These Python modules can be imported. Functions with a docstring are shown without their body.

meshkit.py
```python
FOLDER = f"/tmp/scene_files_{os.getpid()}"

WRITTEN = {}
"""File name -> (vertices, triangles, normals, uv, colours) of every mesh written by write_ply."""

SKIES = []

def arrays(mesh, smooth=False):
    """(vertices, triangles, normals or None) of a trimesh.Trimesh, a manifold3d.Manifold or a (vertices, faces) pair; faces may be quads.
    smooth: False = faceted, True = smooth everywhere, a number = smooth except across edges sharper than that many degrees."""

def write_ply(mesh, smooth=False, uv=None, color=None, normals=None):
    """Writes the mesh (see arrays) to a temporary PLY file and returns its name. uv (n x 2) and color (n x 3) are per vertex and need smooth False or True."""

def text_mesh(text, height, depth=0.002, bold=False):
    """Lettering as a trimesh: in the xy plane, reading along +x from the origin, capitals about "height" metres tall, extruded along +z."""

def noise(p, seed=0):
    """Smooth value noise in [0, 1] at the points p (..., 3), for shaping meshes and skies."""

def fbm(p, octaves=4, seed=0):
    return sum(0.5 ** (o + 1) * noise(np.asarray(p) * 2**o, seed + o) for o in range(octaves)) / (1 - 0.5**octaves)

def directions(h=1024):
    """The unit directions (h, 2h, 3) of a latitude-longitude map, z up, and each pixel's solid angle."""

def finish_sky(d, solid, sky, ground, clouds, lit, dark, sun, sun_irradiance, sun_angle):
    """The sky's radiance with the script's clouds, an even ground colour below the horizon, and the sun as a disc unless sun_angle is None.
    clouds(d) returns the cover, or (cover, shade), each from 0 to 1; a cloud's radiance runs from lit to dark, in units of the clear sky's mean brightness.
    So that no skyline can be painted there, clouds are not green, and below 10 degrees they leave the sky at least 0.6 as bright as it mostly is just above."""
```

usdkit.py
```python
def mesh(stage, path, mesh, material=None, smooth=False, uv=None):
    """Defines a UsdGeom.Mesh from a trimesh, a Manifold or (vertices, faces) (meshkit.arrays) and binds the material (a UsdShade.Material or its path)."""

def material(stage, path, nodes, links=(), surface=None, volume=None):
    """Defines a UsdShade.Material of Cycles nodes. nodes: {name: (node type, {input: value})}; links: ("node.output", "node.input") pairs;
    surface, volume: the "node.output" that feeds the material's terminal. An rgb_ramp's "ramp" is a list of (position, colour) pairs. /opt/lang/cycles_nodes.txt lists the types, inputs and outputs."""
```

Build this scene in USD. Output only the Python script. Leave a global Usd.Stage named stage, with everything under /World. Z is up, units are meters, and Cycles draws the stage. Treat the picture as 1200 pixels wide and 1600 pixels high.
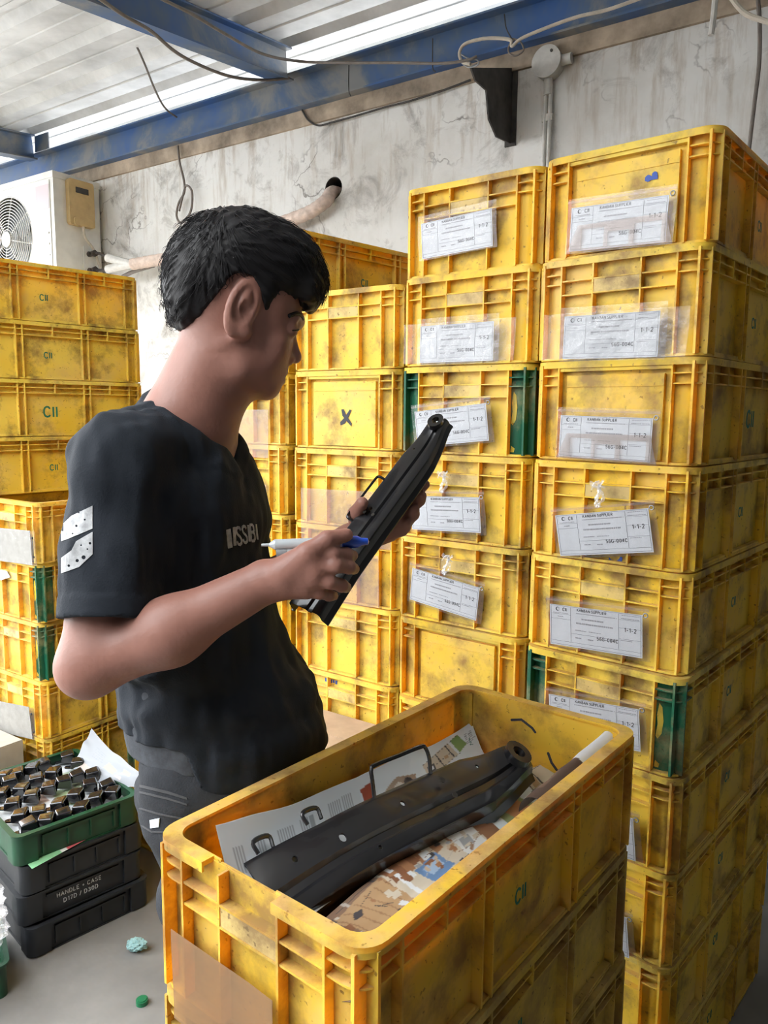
import math, random
import numpy as np, trimesh, usdkit, meshkit
import manifold3d as m3
from shapely.geometry import Polygon, box as sbox, LineString, Point
from shapely.ops import unary_union
from shapely import affinity
from pxr import Usd, UsdGeom, UsdShade, UsdLux, Gf, Sdf, Vt

rng = random.Random(7)
nrg = np.random.default_rng(7)
PI = math.pi
stage = Usd.Stage.CreateInMemory()
UsdGeom.SetStageUpAxis(stage, UsdGeom.Tokens.z)
UsdGeom.SetStageMetersPerUnit(stage, 1.0)
world = UsdGeom.Xform.Define(stage, '/World')
stage.SetDefaultPrim(world.GetPrim())

# ------------------------------------------------------------------ camera
CAM_H, FPX, PITCH, ROLL = 1.4956, 1208.2, 0.12803, 0.00824
_f = np.array([0, math.cos(PITCH), -math.sin(PITCH)])
_r0 = np.array([1.0, 0, 0]); _u0 = np.cross(_r0, _f)
_r = math.cos(ROLL) * _r0 + math.sin(ROLL) * _u0
_u = -math.sin(ROLL) * _r0 + math.cos(ROLL) * _u0
CAM = np.array([0, 0, CAM_H])
cam = UsdGeom.Camera.Define(stage, '/World/camera')
cam.CreateHorizontalApertureAttr(24.0); cam.CreateVerticalApertureAttr(32.0)
cam.CreateFocalLengthAttr(24.0 * FPX / 1200.0)
cam.CreateClippingRangeAttr(Gf.Vec2f(0.05, 200))
cam.CreateExposureAttr(-0.40)
cam.AddTransformOp().Set(Gf.Matrix4d(*_r, 0, *_u, 0, *(-_f), 0, *CAM, 1))

# ------------------------------------------------------------------ sky (bright hazy overcast seen past the open left side and over the wall)
dome = UsdLux.DomeLight.Define(stage, '/World/sky')
dome.CreateIntensityAttr(1.0)
SKY = 10.0
usdkit.material(stage, '/World/Looks/sky', {
    'tc': ('texture_coordinate', {}),
    'n': ('noise_texture', {'scale': 2.2, 'detail': 5.0}),
    'r': ('rgb_ramp', {'ramp': [(0.35, (0.80, 0.90, 1.0)), (0.6, (1.0, 0.985, 0.96))]}),
    'b': ('background_shader', {'strength': SKY})},
    [('tc.generated', 'n.vector'), ('n.fac', 'r.fac'), ('r.color', 'b.color')], surface='b.background')
UsdShade.MaterialBindingAPI.Apply(dome.GetPrim()).Bind(UsdShade.Material.Get(stage, '/World/Looks/sky'))

# ------------------------------------------------------------------ geometry of the view: pixel -> point at a depth / height / wall distance
YW = -0.6                                            # heading of the back wall
DW = np.array([math.cos(YW), math.sin(YW), 0.0])     # along the wall, to the right
NW = np.array([-math.sin(YW), math.cos(YW), 0.0])    # into the wall
WALL_D = 2.75
def ray(u, v): return _f + (u - 600) / FPX * _r - (v - 800) / FPX * _u
def at(u, v, Y):
    w = ray(u, v); return CAM + w * (Y / w[1])
def atz(u, v, z):
    w = ray(u, v); return CAM + w * ((z - CAM_H) / w[2])
def atw(u, v, D):
    w = ray(u, v); return CAM + w * (D / (w @ NW))
def room(s, D, z): return DW * s + NW * D + np.array([0, 0, z])

# ------------------------------------------------------------------ helpers
_names = {}
def numbered(name, parent='/World'):
    k = (parent, name); n = _names.get(k, 0); _names[k] = n + 1
    return name if n == 0 else f'{name}_{n:03d}'
def tag(prim, label=None, cat=None, group=None, kind=None):
    p = prim.GetPrim() if hasattr(prim, 'GetPrim') else prim
    for k, v in (('label', label), ('category', cat), ('group', group), ('kind', kind)):
        if v: p.SetCustomDataByKey(k, v)
    return p
def thing(name, label, cat, loc=(0, 0, 0), yaw=0.0, group=None, mat4=None):
    x = UsdGeom.Xform.Define(stage, '/World/' + numbered(name))
    if mat4 is not None: x.AddTransformOp().Set(Gf.Matrix4d(*np.asarray(mat4, float).T.ravel().tolist()))
    else:
        x.AddTranslateOp().Set(Gf.Vec3d(*map(float, loc)))
        if yaw: x.AddRotateZOp().Set(math.degrees(yaw))
    return tag(x, label, cat, group)
def obj(name, mesh, material, parent=None, smooth=30, label=None, cat=None, group=None, kind=None, colors=None):
    base = str(parent.GetPath()) if parent is not None else '/World'
    m = usdkit.mesh(stage, f'{base}/{numbered(name, base)}', mesh, M[material] if isinstance(material, str) else material, smooth)
    if colors is not None:
        UsdGeom.PrimvarsAPI(m).CreatePrimvar('ink', Sdf.ValueTypeNames.Color3fArray, 'vertex').Set(Vt.Vec3fArray.FromNumpy(np.asarray(colors, np.float32)))
    return tag(m, label, cat, group, kind)
def dup(src, label, loc=None, yaw=0.0, cat=None, group=None, mat4=None):
    was = src.GetCustomData()
    r = thing(src.GetName().rstrip('0123456789').rstrip('_'), label, cat or was['category'], loc or (0, 0, 0), yaw, group or was.get('group'), mat4)
    r.GetReferences().AddInternalReference(src.GetPath()); r.SetInstanceable(True)
    return r
def frame(o, x, y, z):
    m = np.eye(4); m[:3, 0], m[:3, 1], m[:3, 2], m[:3, 3] = x, y, z, o
    return m
def unit(v): v = np.asarray(v, float); return v / np.linalg.norm(v)

def bx(x0, x1, y0, y1, z0, z1):
    b = trimesh.creation.box((x1 - x0, y1 - y0, z1 - z0)); b.apply_translation(((x0 + x1) / 2, (y0 + y1) / 2, (z0 + z1) / 2)); return b
def cat(ms): return trimesh.util.concatenate([m for m in ms])
def rrect(w, l, r, n=6):
    r = min(r, w - 1e-4, l - 1e-4)
    return sbox(-w + r, -l + r, w - r, l - r).buffer(r, quad_segs=n)
def extr(poly, z0, z1):
    gs = getattr(poly, 'geoms', [poly]); out = []
    for g in gs:
        e = trimesh.creation.extrude_polygon(g, z1 - z0, engine='earcut'); e.apply_translation((0, 0, z0)); out.append(e)
    return cat(out)
def to_m3(t):
    t = trimesh.Trimesh(t.vertices, t.faces, process=True)
    return m3.Manifold(m3.Mesh(np.asarray(t.vertices, np.float32), np.asarray(t.faces, np.uint32)))
def from_m3(m):
    q = m.to_mesh(); return trimesh.Trimesh(q.vert_properties[:, :3], q.tri_verts, process=False)
def cyl(p, q, r, n=20):
    return trimesh.creation.cylinder(r, segment=[np.asarray(p, float), np.asarray(q, float)], sections=n)
def spline(pts, n=8):
    P = np.asarray(pts, float)
    if len(P) < 3: return np.linspace(P[0], P[-1], n)
    Q = np.vstack([2 * P[0] - P[1], P, 2 * P[-1] - P[-2]]); out = []
    for i in range(1, len(Q) - 2):
        t = np.linspace(0, 1, n, endpoint=False)[:, None]
        a, b, c, d = Q[i - 1], Q[i], Q[i + 1], Q[i + 2]
        out.append(0.5 * ((2 * b) + (-a + c) * t + (2 * a - 5 * b + 4 * c - d) * t ** 2 + (-a + 3 * b - 3 * c + d) * t ** 3))
    return np.vstack(out + [P[-1:]])
def tube(pts, r, n=10, sm=8, raw=False):
    P = np.asarray(pts, float) if raw else spline(pts, sm)
    T = np.gradient(P, axis=0); T /= np.maximum(np.linalg.norm(T, axis=1, keepdims=True), 1e-9)
    ref = np.array([0.13, 0.31, 0.94]); N = np.cross(T[0], ref); N /= np.linalg.norm(N)
    V = []; R = np.broadcast_to(r, len(P))
    for i in range(len(P)):
        N = N - T[i] * (N @ T[i]); N /= np.linalg.norm(N); B = np.cross(T[i], N)
        a = np.arange(n) / n * 2 * PI
        V.append(P[i] + R[i] * (np.cos(a)[:, None] * N + np.sin(a)[:, None] * B))
    V = np.vstack(V + [P[:1], P[-1:]]); F = []
    for i in range(len(P) - 1):
        for j in range(n):
            a, b = i * n + j, i * n + (j + 1) % n
            F += [(a, b, b + n), (a, b + n, a + n)]
    e = len(P) * n
    for j in range(n):
        F += [(e, (j + 1) % n, j), (e + 1, e - n + j, e - n + (j + 1) % n)]
    return trimesh.Trimesh(V, F, process=False)
def xf(m, mat):
    m = m.copy(); m.apply_transform(mat); return m
GLY = {'A': [[(0, 0), (.32, 1), (.64, 0)], [(.12, .36), (.52, .36)]], 'B': [[(0, 0), (0, 1), (.34, 1), (.5, .9), (.5, .64), (.34, .54), (0, .54)], [(.34, .54), (.56, .42), (.56, .14), (.38, 0), (0, 0)]],
       'C': [[(.6, .80), (.48, .96), (.3, 1), (.1, .9), (0, .66), (0, .34), (.1, .1), (.3, 0), (.48, .04), (.6, .20)]], 'D': [[(0, 0), (0, 1), (.3, 1), (.52, .86), (.6, .5), (.52, .14), (.3, 0), (0, 0)]],
       'E': [[(.5, 1), (0, 1), (0, 0), (.5, 0)], [(0, .52), (.42, .52)]], 'G': [[(.6, .80), (.48, .96), (.3, 1), (.1, .9), (0, .66), (0, .34), (.1, .1), (.3, 0), (.5, .05), (.6, .2), (.6, .46), (.36, .46)]],
       'H': [[(0, 0), (0, 1)], [(.58, 0), (.58, 1)], [(0, .52), (.58, .52)]], 'I': [[(0, 0), (0, 1)]], 'K': [[(0, 0), (0, 1)], [(.56, 1), (0, .42)], [(.2, .6), (.6, 0)]], 'L': [[(0, 1), (0, 0), (.46, 0)]],
       'N': [[(0, 0), (0, 1), (.6, 0), (.6, 1)]], 'P': [[(0, 0), (0, 1), (.36, 1), (.54, .88), (.54, .6), (.36, .48), (0, .48)]], 'R': [[(0, 0), (0, 1), (.36, 1), (.54, .88), (.54, .62), (.36, .5), (0, .5)], [(.3, .5), (.58, 0)]],
       'S': [[(.54, .84), (.44, .97), (.27, 1), (.08, .93), (.03, .76), (.14, .6), (.4, .46), (.54, .3), (.5, .1), (.3, 0), (.1, .04), (0, .2)]], 'U': [[(0, 1), (0, .26), (.1, .05), (.29, 0), (.48, .05), (.58, .26), (.58, 1)]],
       '0': [[(.26, 1), (.07, .86), (0, .5), (.07, .14), (.26, 0), (.45, .14), (.52, .5), (.45, .86), (.26, 1)]], '1': [[(.05, .78), (.26, 1), (.26, 0)]], '2': [[(.02, .76), (.1, .95), (.28, 1), (.46, .92), (.5, .72), (.4, .5), (0, 0), (.52, 0)]],
       '3': [[(.02, .84), (.22, 1), (.44, .9), (.46, .68), (.2, .54), (.46, .42), (.5, .16), (.26, 0), (0, .14)]], '4': [[(.4, 0), (.4, 1), (0, .3), (.54, .3)]], '5': [[(.48, 1), (.08, 1), (.04, .56), (.28, .63), (.48, .5), (.5, .2), (.26, 0), (0, .12)]],
       '6': [[(.46, .9), (.26, 1), (.08, .8), (0, .4), (.06, .1), (.26, 0), (.46, .1), (.5, .34), (.4, .54), (.22, .58), (.04, .42)]], '7': [[(0, 1), (.5, 1), (.18, 0)]], '-': [[(.04, .42), (.34, .42)]], '+': [[(.05, .46), (.5, .46)], [(.275, .22), (.275, .7)]], '/': [[(0, -.05), (.36, 1.05)]]}
def text_shape(s, h, bold=False):
    """plain sans letters drawn as strokes; capitals h tall, starting at the origin"""
    x, out, wd = 0.0, [], (.085 if bold else .06)
    for ch in s:
        if ch == ' ': x += .42; continue
        g = [LineString(st).buffer(wd, quad_segs=2, cap_style='flat', join_style='round') for st in GLY[ch]]
        out.append(affinity.translate(unary_union(g), x + wd, 0)); x += max(p[0] for st in GLY[ch] for p in st) + 2 * wd + .17
    return affinity.scale(unary_union(out), h, h, origin=(0, 0))
def text(s, h, depth=0.0006, bold=False, center=True):
    t = extr(text_shape(s, h, bold), 0, depth)
    if center: t.apply_translation((-t.bounds[:, 0].mean(), -t.bounds[:, 1].mean(), 0))
    return t

# ------------------------------------------------------------------ materials
M = {}
def mat(name, nodes, links, surface):
    M[name] = usdkit.material(stage, '/World/Looks/' + name, nodes, links, surface); return M[name]
def plain(name, col, rough=0.5, metal=0.0, bump=0.0, bscale=40.0, var=0.0, vscale=8.0, coat=0.0, spec=0.5):
    nodes = {'g': ('geometry', {}), 'p': ('principled_bsdf', {'base_color': col, 'roughness': rough, 'metallic': metal, 'coat_weight': coat, 'specular_ior_level': spec})}
    links = []
    if var:
        nodes['n'] = ('noise_texture', {'scale': vscale, 'detail': 5.0, 'roughness': 0.6})
        nodes['r'] = ('rgb_ramp', {'ramp': [(0.3, tuple(c * (1 - var) for c in col)), (0.7, tuple(min(1, c * (1 + var)) for c in col))]})
        links += [('g.position', 'n.vector'), ('n.fac', 'r.fac'), ('r.color', 'p.base_color')]
    if bump:
        nodes['bn'] = ('noise_texture', {'scale': bscale, 'detail': 4.0})
        nodes['b'] = ('bump', {'strength': bump, 'distance': 0.004})
        links += [('g.position', 'bn.vector'), ('bn.fac', 'b.height'), ('b.normal', 'p.normal')]
    return mat(name, nodes, links, 'p.BSDF')

def plastic(name, c_a, c_b, trans, grime=0.5, tcol=None):
    """Old injection-moulded crate plastic: uneven tone, brown handling dirt, dust on upward faces, light glowing through thin walls."""
    nodes = {
        'g': ('geometry', {}),
        'n1': ('noise_texture', {'scale': 3.1, 'detail': 3.0}),
        'r1': ('rgb_ramp', {'ramp': [(0.35, c_a), (0.65, c_b)]}),
        'n2': ('noise_texture', {'scale': 11.0, 'detail': 8.0, 'roughness': 0.66}),
        'r2': ('rgb_ramp', {'ramp': [(0.535 - 0.075 * grime, (0, 0, 0)), (0.66 - 0.02 * grime, (0.85, 0.85, 0.85))]}),
        'n6': ('noise_texture', {'scale': 6.0, 'detail': 7.0, 'roughness': 0.7}),
        'r6': ('rgb_ramp', {'ramp': [(0.47, (0, 0, 0)), (0.66, (0.45, 0.45, 0.45))]}),
        'm6': ('mix_color', {'b': (0.62, 0.46, 0.24)}),
        'n3': ('noise_texture', {'scale': 120.0, 'detail': 2.0}),
        'r3': ('rgb_ramp', {'ramp': [(0.675, (0, 0, 0)), (0.72, (0.75, 0.75, 0.75))]}),
        'm1': ('mix_color', {'b': (0.17, 0.105, 0.045)}),
        'm2': ('mix_color', {'b': (0.07, 0.045, 0.02)}),
        'sx': ('separate_xyz', {}),
        'up': ('map_range', {'range_type': 'smoothstep', 'from_min': 0.6, 'from_max': 0.95, 'to_min': 0.0, 'to_max': 1.0, 'clamp': True}),
        'n4': ('noise_texture', {'scale': 26.0, 'detail': 6.0}),
        'r4': ('rgb_ramp', {'ramp': [(0.35, (0.10, 0.10, 0.10)), (0.65, (0.62, 0.62, 0.62))]}),
        'du': ('math', {'math_type': 'multiply'}),
        'm3': ('mix_color', {'b': (0.50, 0.38, 0.22)}),
        'p': ('principled_bsdf', {'roughness': 0.52, 'specular_ior_level': 0.35}),
        't': ('translucent_bsdf', {'color': tcol or (1.0, 0.50, 0.015)}),
        'mx': ('mix_closure', {'fac': trans}),
        'bn': ('noise_texture', {'scale': 60.0, 'detail': 3.0}),
        'b': ('bump', {'strength': 0.12, 'distance': 0.003})}
    links = [('g.position', f'{n}.vector') for n in ('n1', 'n2', 'n3', 'n4', 'bn')] + [
        ('n1.fac', 'r1.fac'), ('n2.fac', 'r2.fac'), ('n3.fac', 'r3.fac'), ('g.position', 'n6.vector'), ('n6.fac', 'r6.fac'), ('r6.color', 'm6.fac'), ('r1.color', 'm6.a'), ('m6.result', 'm3.a'), ('m3.result', 'm1.a'), ('r2.color', 'm1.fac'),
        ('m1.result', 'm2.a'), ('r3.color', 'm2.fac'), ('g.normal', 'sx.vector'), ('sx.z', 'up.value'),
        ('n4.fac', 'r4.fac'), ('up.result', 'du.value1'), ('r4.color', 'du.value2'), ('du.value', 'm3.fac'),
        ('m2.result', 'p.base_color'), ('bn.fac', 'b.height'), ('b.normal', 'p.normal'),
        ('p.BSDF', 'mx.closure1'), ('t.BSDF', 'mx.closure2')]
    return mat(name, nodes, links, 'mx.closure')
plastic('yellow', (0.80, 0.57, 0.035), (0.88, 0.72, 0.12), 0.30, 0.60)
plastic('yellow_worn', (0.78, 0.55, 0.035), (0.86, 0.69, 0.11), 0.36, 1.0)
plastic('yellow_dark', (0.62, 0.42, 0.04), (0.76, 0.56, 0.08), 0.20, 2.2)  # darker yellow base with denser brown mottling, for the lower crates
plastic('yellow_dirty', (0.56, 0.42, 0.16), (0.80, 0.60, 0.18), 0.15, 0.85)
plastic('green_paint', (0.006, 0.085, 0.045), (0.012, 0.12, 0.06), 0.0, 0.1)
plain('green_tray', (0.004, 0.034, 0.014), 0.40, var=0.35, vscale=14, bump=0.1)
plain('black_tray', (0.008, 0.009, 0.011), 0.45, var=0.4, vscale=18, bump=0.1)
plain('marking', (0.015, 0.14, 0.075), 0.6)
plain('ink_green', (0.02, 0.16, 0.07), 0.6)
plain('ink_dark', (0.035, 0.035, 0.045), 0.7)
plain('ink_grey', (0.16, 0.16, 0.18), 0.7)
plain('ink_light', (0.27, 0.27, 0.30), 0.7)
plain('ink_blue', (0.03, 0.08, 0.35), 0.6)
plain('ink_white', (0.38, 0.39, 0.40), 0.7, var=0.35, vscale=90)
plain('paper', (0.49, 0.51, 0.55), 0.75, var=0.05, vscale=30)
plain('black_steel', (0.006, 0.006, 0.007), 0.24, bump=0.04, bscale=60, coat=0.5)
plain('black_gloss', (0.005, 0.005, 0.006), 0.14, coat=0.8)
mat('blue_steel', {'g': ('geometry', {}), 'n': ('noise_texture', {'scale': 2.6, 'detail': 8.0, 'roughness': 0.62, 'distortion': 0.4}),
    'r': ('rgb_ramp', {'ramp': [(0.40, (0.20, 0.20, 0.195)), (0.50, (0.075, 0.12, 0.20)), (0.62, (0.035, 0.10, 0.27))]}), 'p': ('principled_bsdf', {'roughness': 0.5})},
    [('g.position', 'n.vector'), ('n.fac', 'r.fac'), ('r.color', 'p.base_color')], 'p.BSDF')
plain('dark_steel', (0.045, 0.040, 0.036), 0.75, var=0.6, vscale=14, bump=0.25)
plain('cable_grey', (0.16, 0.135, 0.115), 0.6, var=0.2, vscale=30)
plain('cable_beige', (0.50, 0.44, 0.36), 0.6, var=0.15, vscale=30)
plain('pvc_white', (0.50, 0.485, 0.45), 0.5, var=0.15, vscale=25)
plain('cabinet_white', (0.66, 0.655, 0.62), 0.45, var=0.12, vscale=9)
plain('cover_beige', (0.50, 0.36, 0.17), 0.5, var=0.12, vscale=20)
plain('pink_label', (0.60, 0.50, 0.53), 0.6)
plain('cardboard', (0.46, 0.33, 0.22), 0.85, var=0.15, vscale=12, bump=0.1)
plain('pale_board', (0.40, 0.36, 0.30), 0.85, var=0.12, vscale=12, bump=0.1)
plain('tape_wrap', (0.56, 0.44, 0.37), 0.7, var=0.2, vscale=40, bump=0.3, bscale=60)
plain('copper_dark', (0.05, 0.04, 0.035), 0.5, 0.3)
plain('steel_grey', (0.30, 0.31, 0.32), 0.4, 0.6)
plain('marker_silver', (0.50, 0.54, 0.56), 0.3, 0.2)
plain('marker_blue', (0.01, 0.06, 0.42), 0.25, coat=0.4)
plain('marker_white', (0.55, 0.62, 0.68), 0.3)
plain('teal_paper', (0.25, 0.42, 0.42), 0.8, var=0.2, vscale=60)
plain('bottle_green', (0.01, 0.12, 0.05), 0.4)

def clear(name, tint, gloss=0.12, milk=0.10, rough=0.12, bscale=55.0, bstr=0.5, dif=(0.8, 0.8, 0.8)):
    """Crumpled clear film: mostly passes light, with a little milky scatter and bright crinkle glints."""
    return mat(name, {
        'g': ('geometry', {}), 'bn': ('noise_texture', {'scale': bscale, 'detail': 3.0}), 'b': ('bump', {'strength': bstr, 'distance': 0.006}),
        't': ('transparent_bsdf', {'color': tint}), 'd': ('diffuse_bsdf', {'color': dif}), 'gl': ('glossy_bsdf', {'roughness': rough, 'color': (0.9, 0.9, 0.9)}),
        'm1': ('mix_closure', {'fac': milk}), 'm2': ('mix_closure', {'fac': gloss})},
        [('g.position', 'bn.vector'), ('bn.fac', 'b.height'), ('b.normal', 'gl.normal'),
         ('t.BSDF', 'm1.closure1'), ('d.BSDF', 'm1.closure2'), ('m1.closure', 'm2.closure1'), ('gl.BSDF', 'm2.closure2')], 'm2.closure')
clear('film', (0.97, 0.97, 0.97), 0.012, 0.010, 0.3, 40.0, 0.5)
clear('film_milky', (0.88, 0.84, 0.82), 0.012, 0.035, 0.3, 40.0, 0.3)
clear('bag_film', (0.97, 0.97, 0.98), 0.08, 0.12, 0.15, 30.0, 0.8)

# plaster wall: white wash over warm cement, grey smears, brown run-down streaks, hairline cracks and cobweb lines
mat('plaster', {
    'g': ('geometry', {}),
    'n1': ('noise_texture', {'scale': 1.6, 'detail': 6.0, 'roughness': 0.6}),
    'r1': ('rgb_ramp', {'ramp': [(0.30, (0.50, 0.48, 0.44)), (0.50, (0.66, 0.65, 0.62)), (0.75, (0.76, 0.76, 0.74))]}),
    'n2': ('noise_texture', {'scale': 5.5, 'detail': 9.0, 'roughness': 0.7, 'distortion': 0.6}),
    'r2': ('rgb_ramp', {'ramp': [(0.52, (0, 0, 0)), (0.70, (0.8, 0.8, 0.8))]}),
    'm1': ('mix_color', {'b': (0.22, 0.20, 0.18)}),
    'mp': ('mapping', {'scale': (5.0, 5.0, 0.7)}),
    'n3': ('noise_texture', {'scale': 4.0, 'detail': 6.0, 'roughness': 0.65}),
    'r3': ('rgb_ramp', {'ramp': [(0.50, (0, 0, 0)), (0.70, (0.8, 0.8, 0.8))]}),
    'sx': ('separate_xyz', {}),
    'hi': ('map_range', {'range_type': 'smoothstep', 'from_min': 2.05, 'from_max': 2.75, 'to_min': 0.0, 'to_max': 0.85, 'clamp': True}),
    'st': ('math', {'math_type': 'multiply'}),
    'm2': ('mix_color', {'b': (0.33, 0.25, 0.17)}),
    'wn': ('noise_texture', {'scale': 6.0, 'detail': 4.0}),
    'wv': ('mix_color', {'blend_type': 'add', 'fac': 0.35}),
    'v': ('voronoi_texture', {'scale': 5.0, 'feature': 'distance_to_edge'}),
    'vr': ('rgb_ramp', {'ramp': [(0.0, (1, 1, 1)), (0.03, (0, 0, 0))]}),
    'n5': ('noise_texture', {'scale': 2.3, 'detail': 2.0}),
    'r5': ('rgb_ramp', {'ramp': [(0.53, (0, 0, 0)), (0.62, (0.75, 0.75, 0.75))]}),
    'cm': ('math', {'math_type': 'multiply'}),
    'm3': ('mix_color', {'b': (0.09, 0.075, 0.065)}),
    'bn': ('noise_texture', {'scale': 22.0, 'detail': 8.0}), 'b': ('bump', {'strength': 0.35, 'distance': 0.01}),
    'p': ('principled_bsdf', {'roughness': 0.85, 'specular_ior_level': 0.2})},
    [('g.position', 'n1.vector'), ('g.position', 'n2.vector'), ('g.position', 'mp.vector'), ('mp.vector', 'n3.vector'), ('g.position', 'sx.vector'),
     ('n1.fac', 'r1.fac'), ('n2.fac', 'r2.fac'), ('r1.color', 'm1.a'), ('r2.color', 'm1.fac'), ('n3.fac', 'r3.fac'), ('sx.z', 'hi.value'),
     ('r3.color', 'st.value1'), ('hi.result', 'st.value2'), ('st.value', 'm2.fac'), ('m1.result', 'm2.a'),
     ('g.position', 'wn.vector'), ('g.position', 'wv.a'), ('wn.color', 'wv.b'), ('wv.result', 'v.vector'), ('v.distance', 'vr.fac'),
     ('g.position', 'n5.vector'), ('n5.fac', 'r5.fac'), ('vr.color', 'cm.value1'), ('r5.color', 'cm.value2'), ('cm.value', 'm3.fac'), ('m2.result', 'm3.a'),
     ('m3.result', 'p.base_color'), ('g.position', 'bn.vector'), ('bn.fac', 'b.height'), ('b.normal', 'p.normal')], 'p.BSDF')
plain('grimy_band', (0.34, 0.27, 0.20), 0.9, var=0.55, vscale=7, bump=0.4, bscale=25)
plain('added_wall_dark', (0.09, 0.088, 0.085), 0.9, var=0.2, vscale=3)  # dark colour of the two added walls, keeps their bounce low
plain('hole_dark', (0.03, 0.025, 0.02), 0.9)
plain('concrete', (0.20, 0.195, 0.185), 0.75, var=0.28, vscale=2.2, bump=0.25, bscale=30)
mat('galvanised', {
    'g': ('geometry', {}), 'n': ('noise_texture', {'scale': 3.0, 'detail': 7.0, 'roughness': 0.65}),
    'r': ('rgb_ramp', {'ramp': [(0.3, (0.46, 0.46, 0.45)), (0.62, (0.72, 0.72, 0.71))]}),
    'p': ('principled_bsdf', {'roughness': 0.5, 'metallic': 0.25})},
    [('g.position', 'n.vector'), ('n.fac', 'r.fac'), ('r.color', 'p.base_color')], 'p.BSDF')
mat('printed', {'a': ('attribute', {'attribute': 'ink'}), 'd': ('principled_bsdf', {'roughness': 0.6, 'specular_ior_level': 0.3}), 't': ('translucent_bsdf', {'color': (0.5, 0.5, 0.5)}), 'm': ('mix_closure', {'fac': 0.12})},
    [('a.color', 'd.base_color'), ('d.BSDF', 'm.closure1'), ('t.BSDF', 'm.closure2')], 'm.closure')
#MATS_END

# ------------------------------------------------------------------ the room
def slab(s0, s1, D0, D1, z0, z1):
    b = bx(s0, s1, D0, D1, z0, z1); return xf(b, frame((0, 0, 0), DW, NW, (0, 0, 1)))
tag(obj('floor', bx(-16, 16, -12, 20, -0.12, 0.0), 'concrete'), 'grey dusty concrete floor of the work shed', 'floor', kind='structure')
wall = slab(-4.22, 1.62, WALL_D, WALL_D + 0.15, 0.0, 2.80)
hole_c = atw(521, 294, WALL_D)
wall = from_m3(to_m3(wall) - to_m3(cyl(hole_c - NW * 0.1, hole_c + NW * 0.3, 0.047, 24)))
wb = obj('wall_back', wall, 'plaster', label='white plastered back wall with grime, cracks and a pipe hole', cat='wall', kind='structure')
obj('hole_shade_lining', from_m3(to_m3(cyl(hole_c + NW * 0.001, hole_c + NW * 0.13, 0.0468, 24)) - to_m3(cyl(hole_c - NW * 0.1, hole_c + NW * 0.125, 0.0440, 24))), 'hole_dark', wb, label='lining of the wall hole, coloured dark in place of its shade')  # dark lining and backing: the shade of the hole is put into the colour
obj('trim_1', slab(-4.22, 1.62, WALL_D - 0.014, WALL_D, 2.735, 2.80), 'grimy_band', label='dirty beige plaster band along the top of the back wall', cat='trim', kind='structure')
obj('wall_added_right', slab(1.62, 1.77, -3.15, WALL_D + 0.15, 0.0, 3.1), 'added_wall_dark', label='unseen dark wall added right of the crates to block sky light', cat='wall', kind='structure')  # unseen, added to keep sky light off the right crate faces
obj('wall_added_front', slab(-4.6, 1.77, -3.15, -3.0, 0.0, 2.7), 'added_wall_dark', label='unseen dark wall added behind the viewer to block sky light', cat='wall', kind='structure')  # unseen, added to shut out sky light from behind the camera
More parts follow.
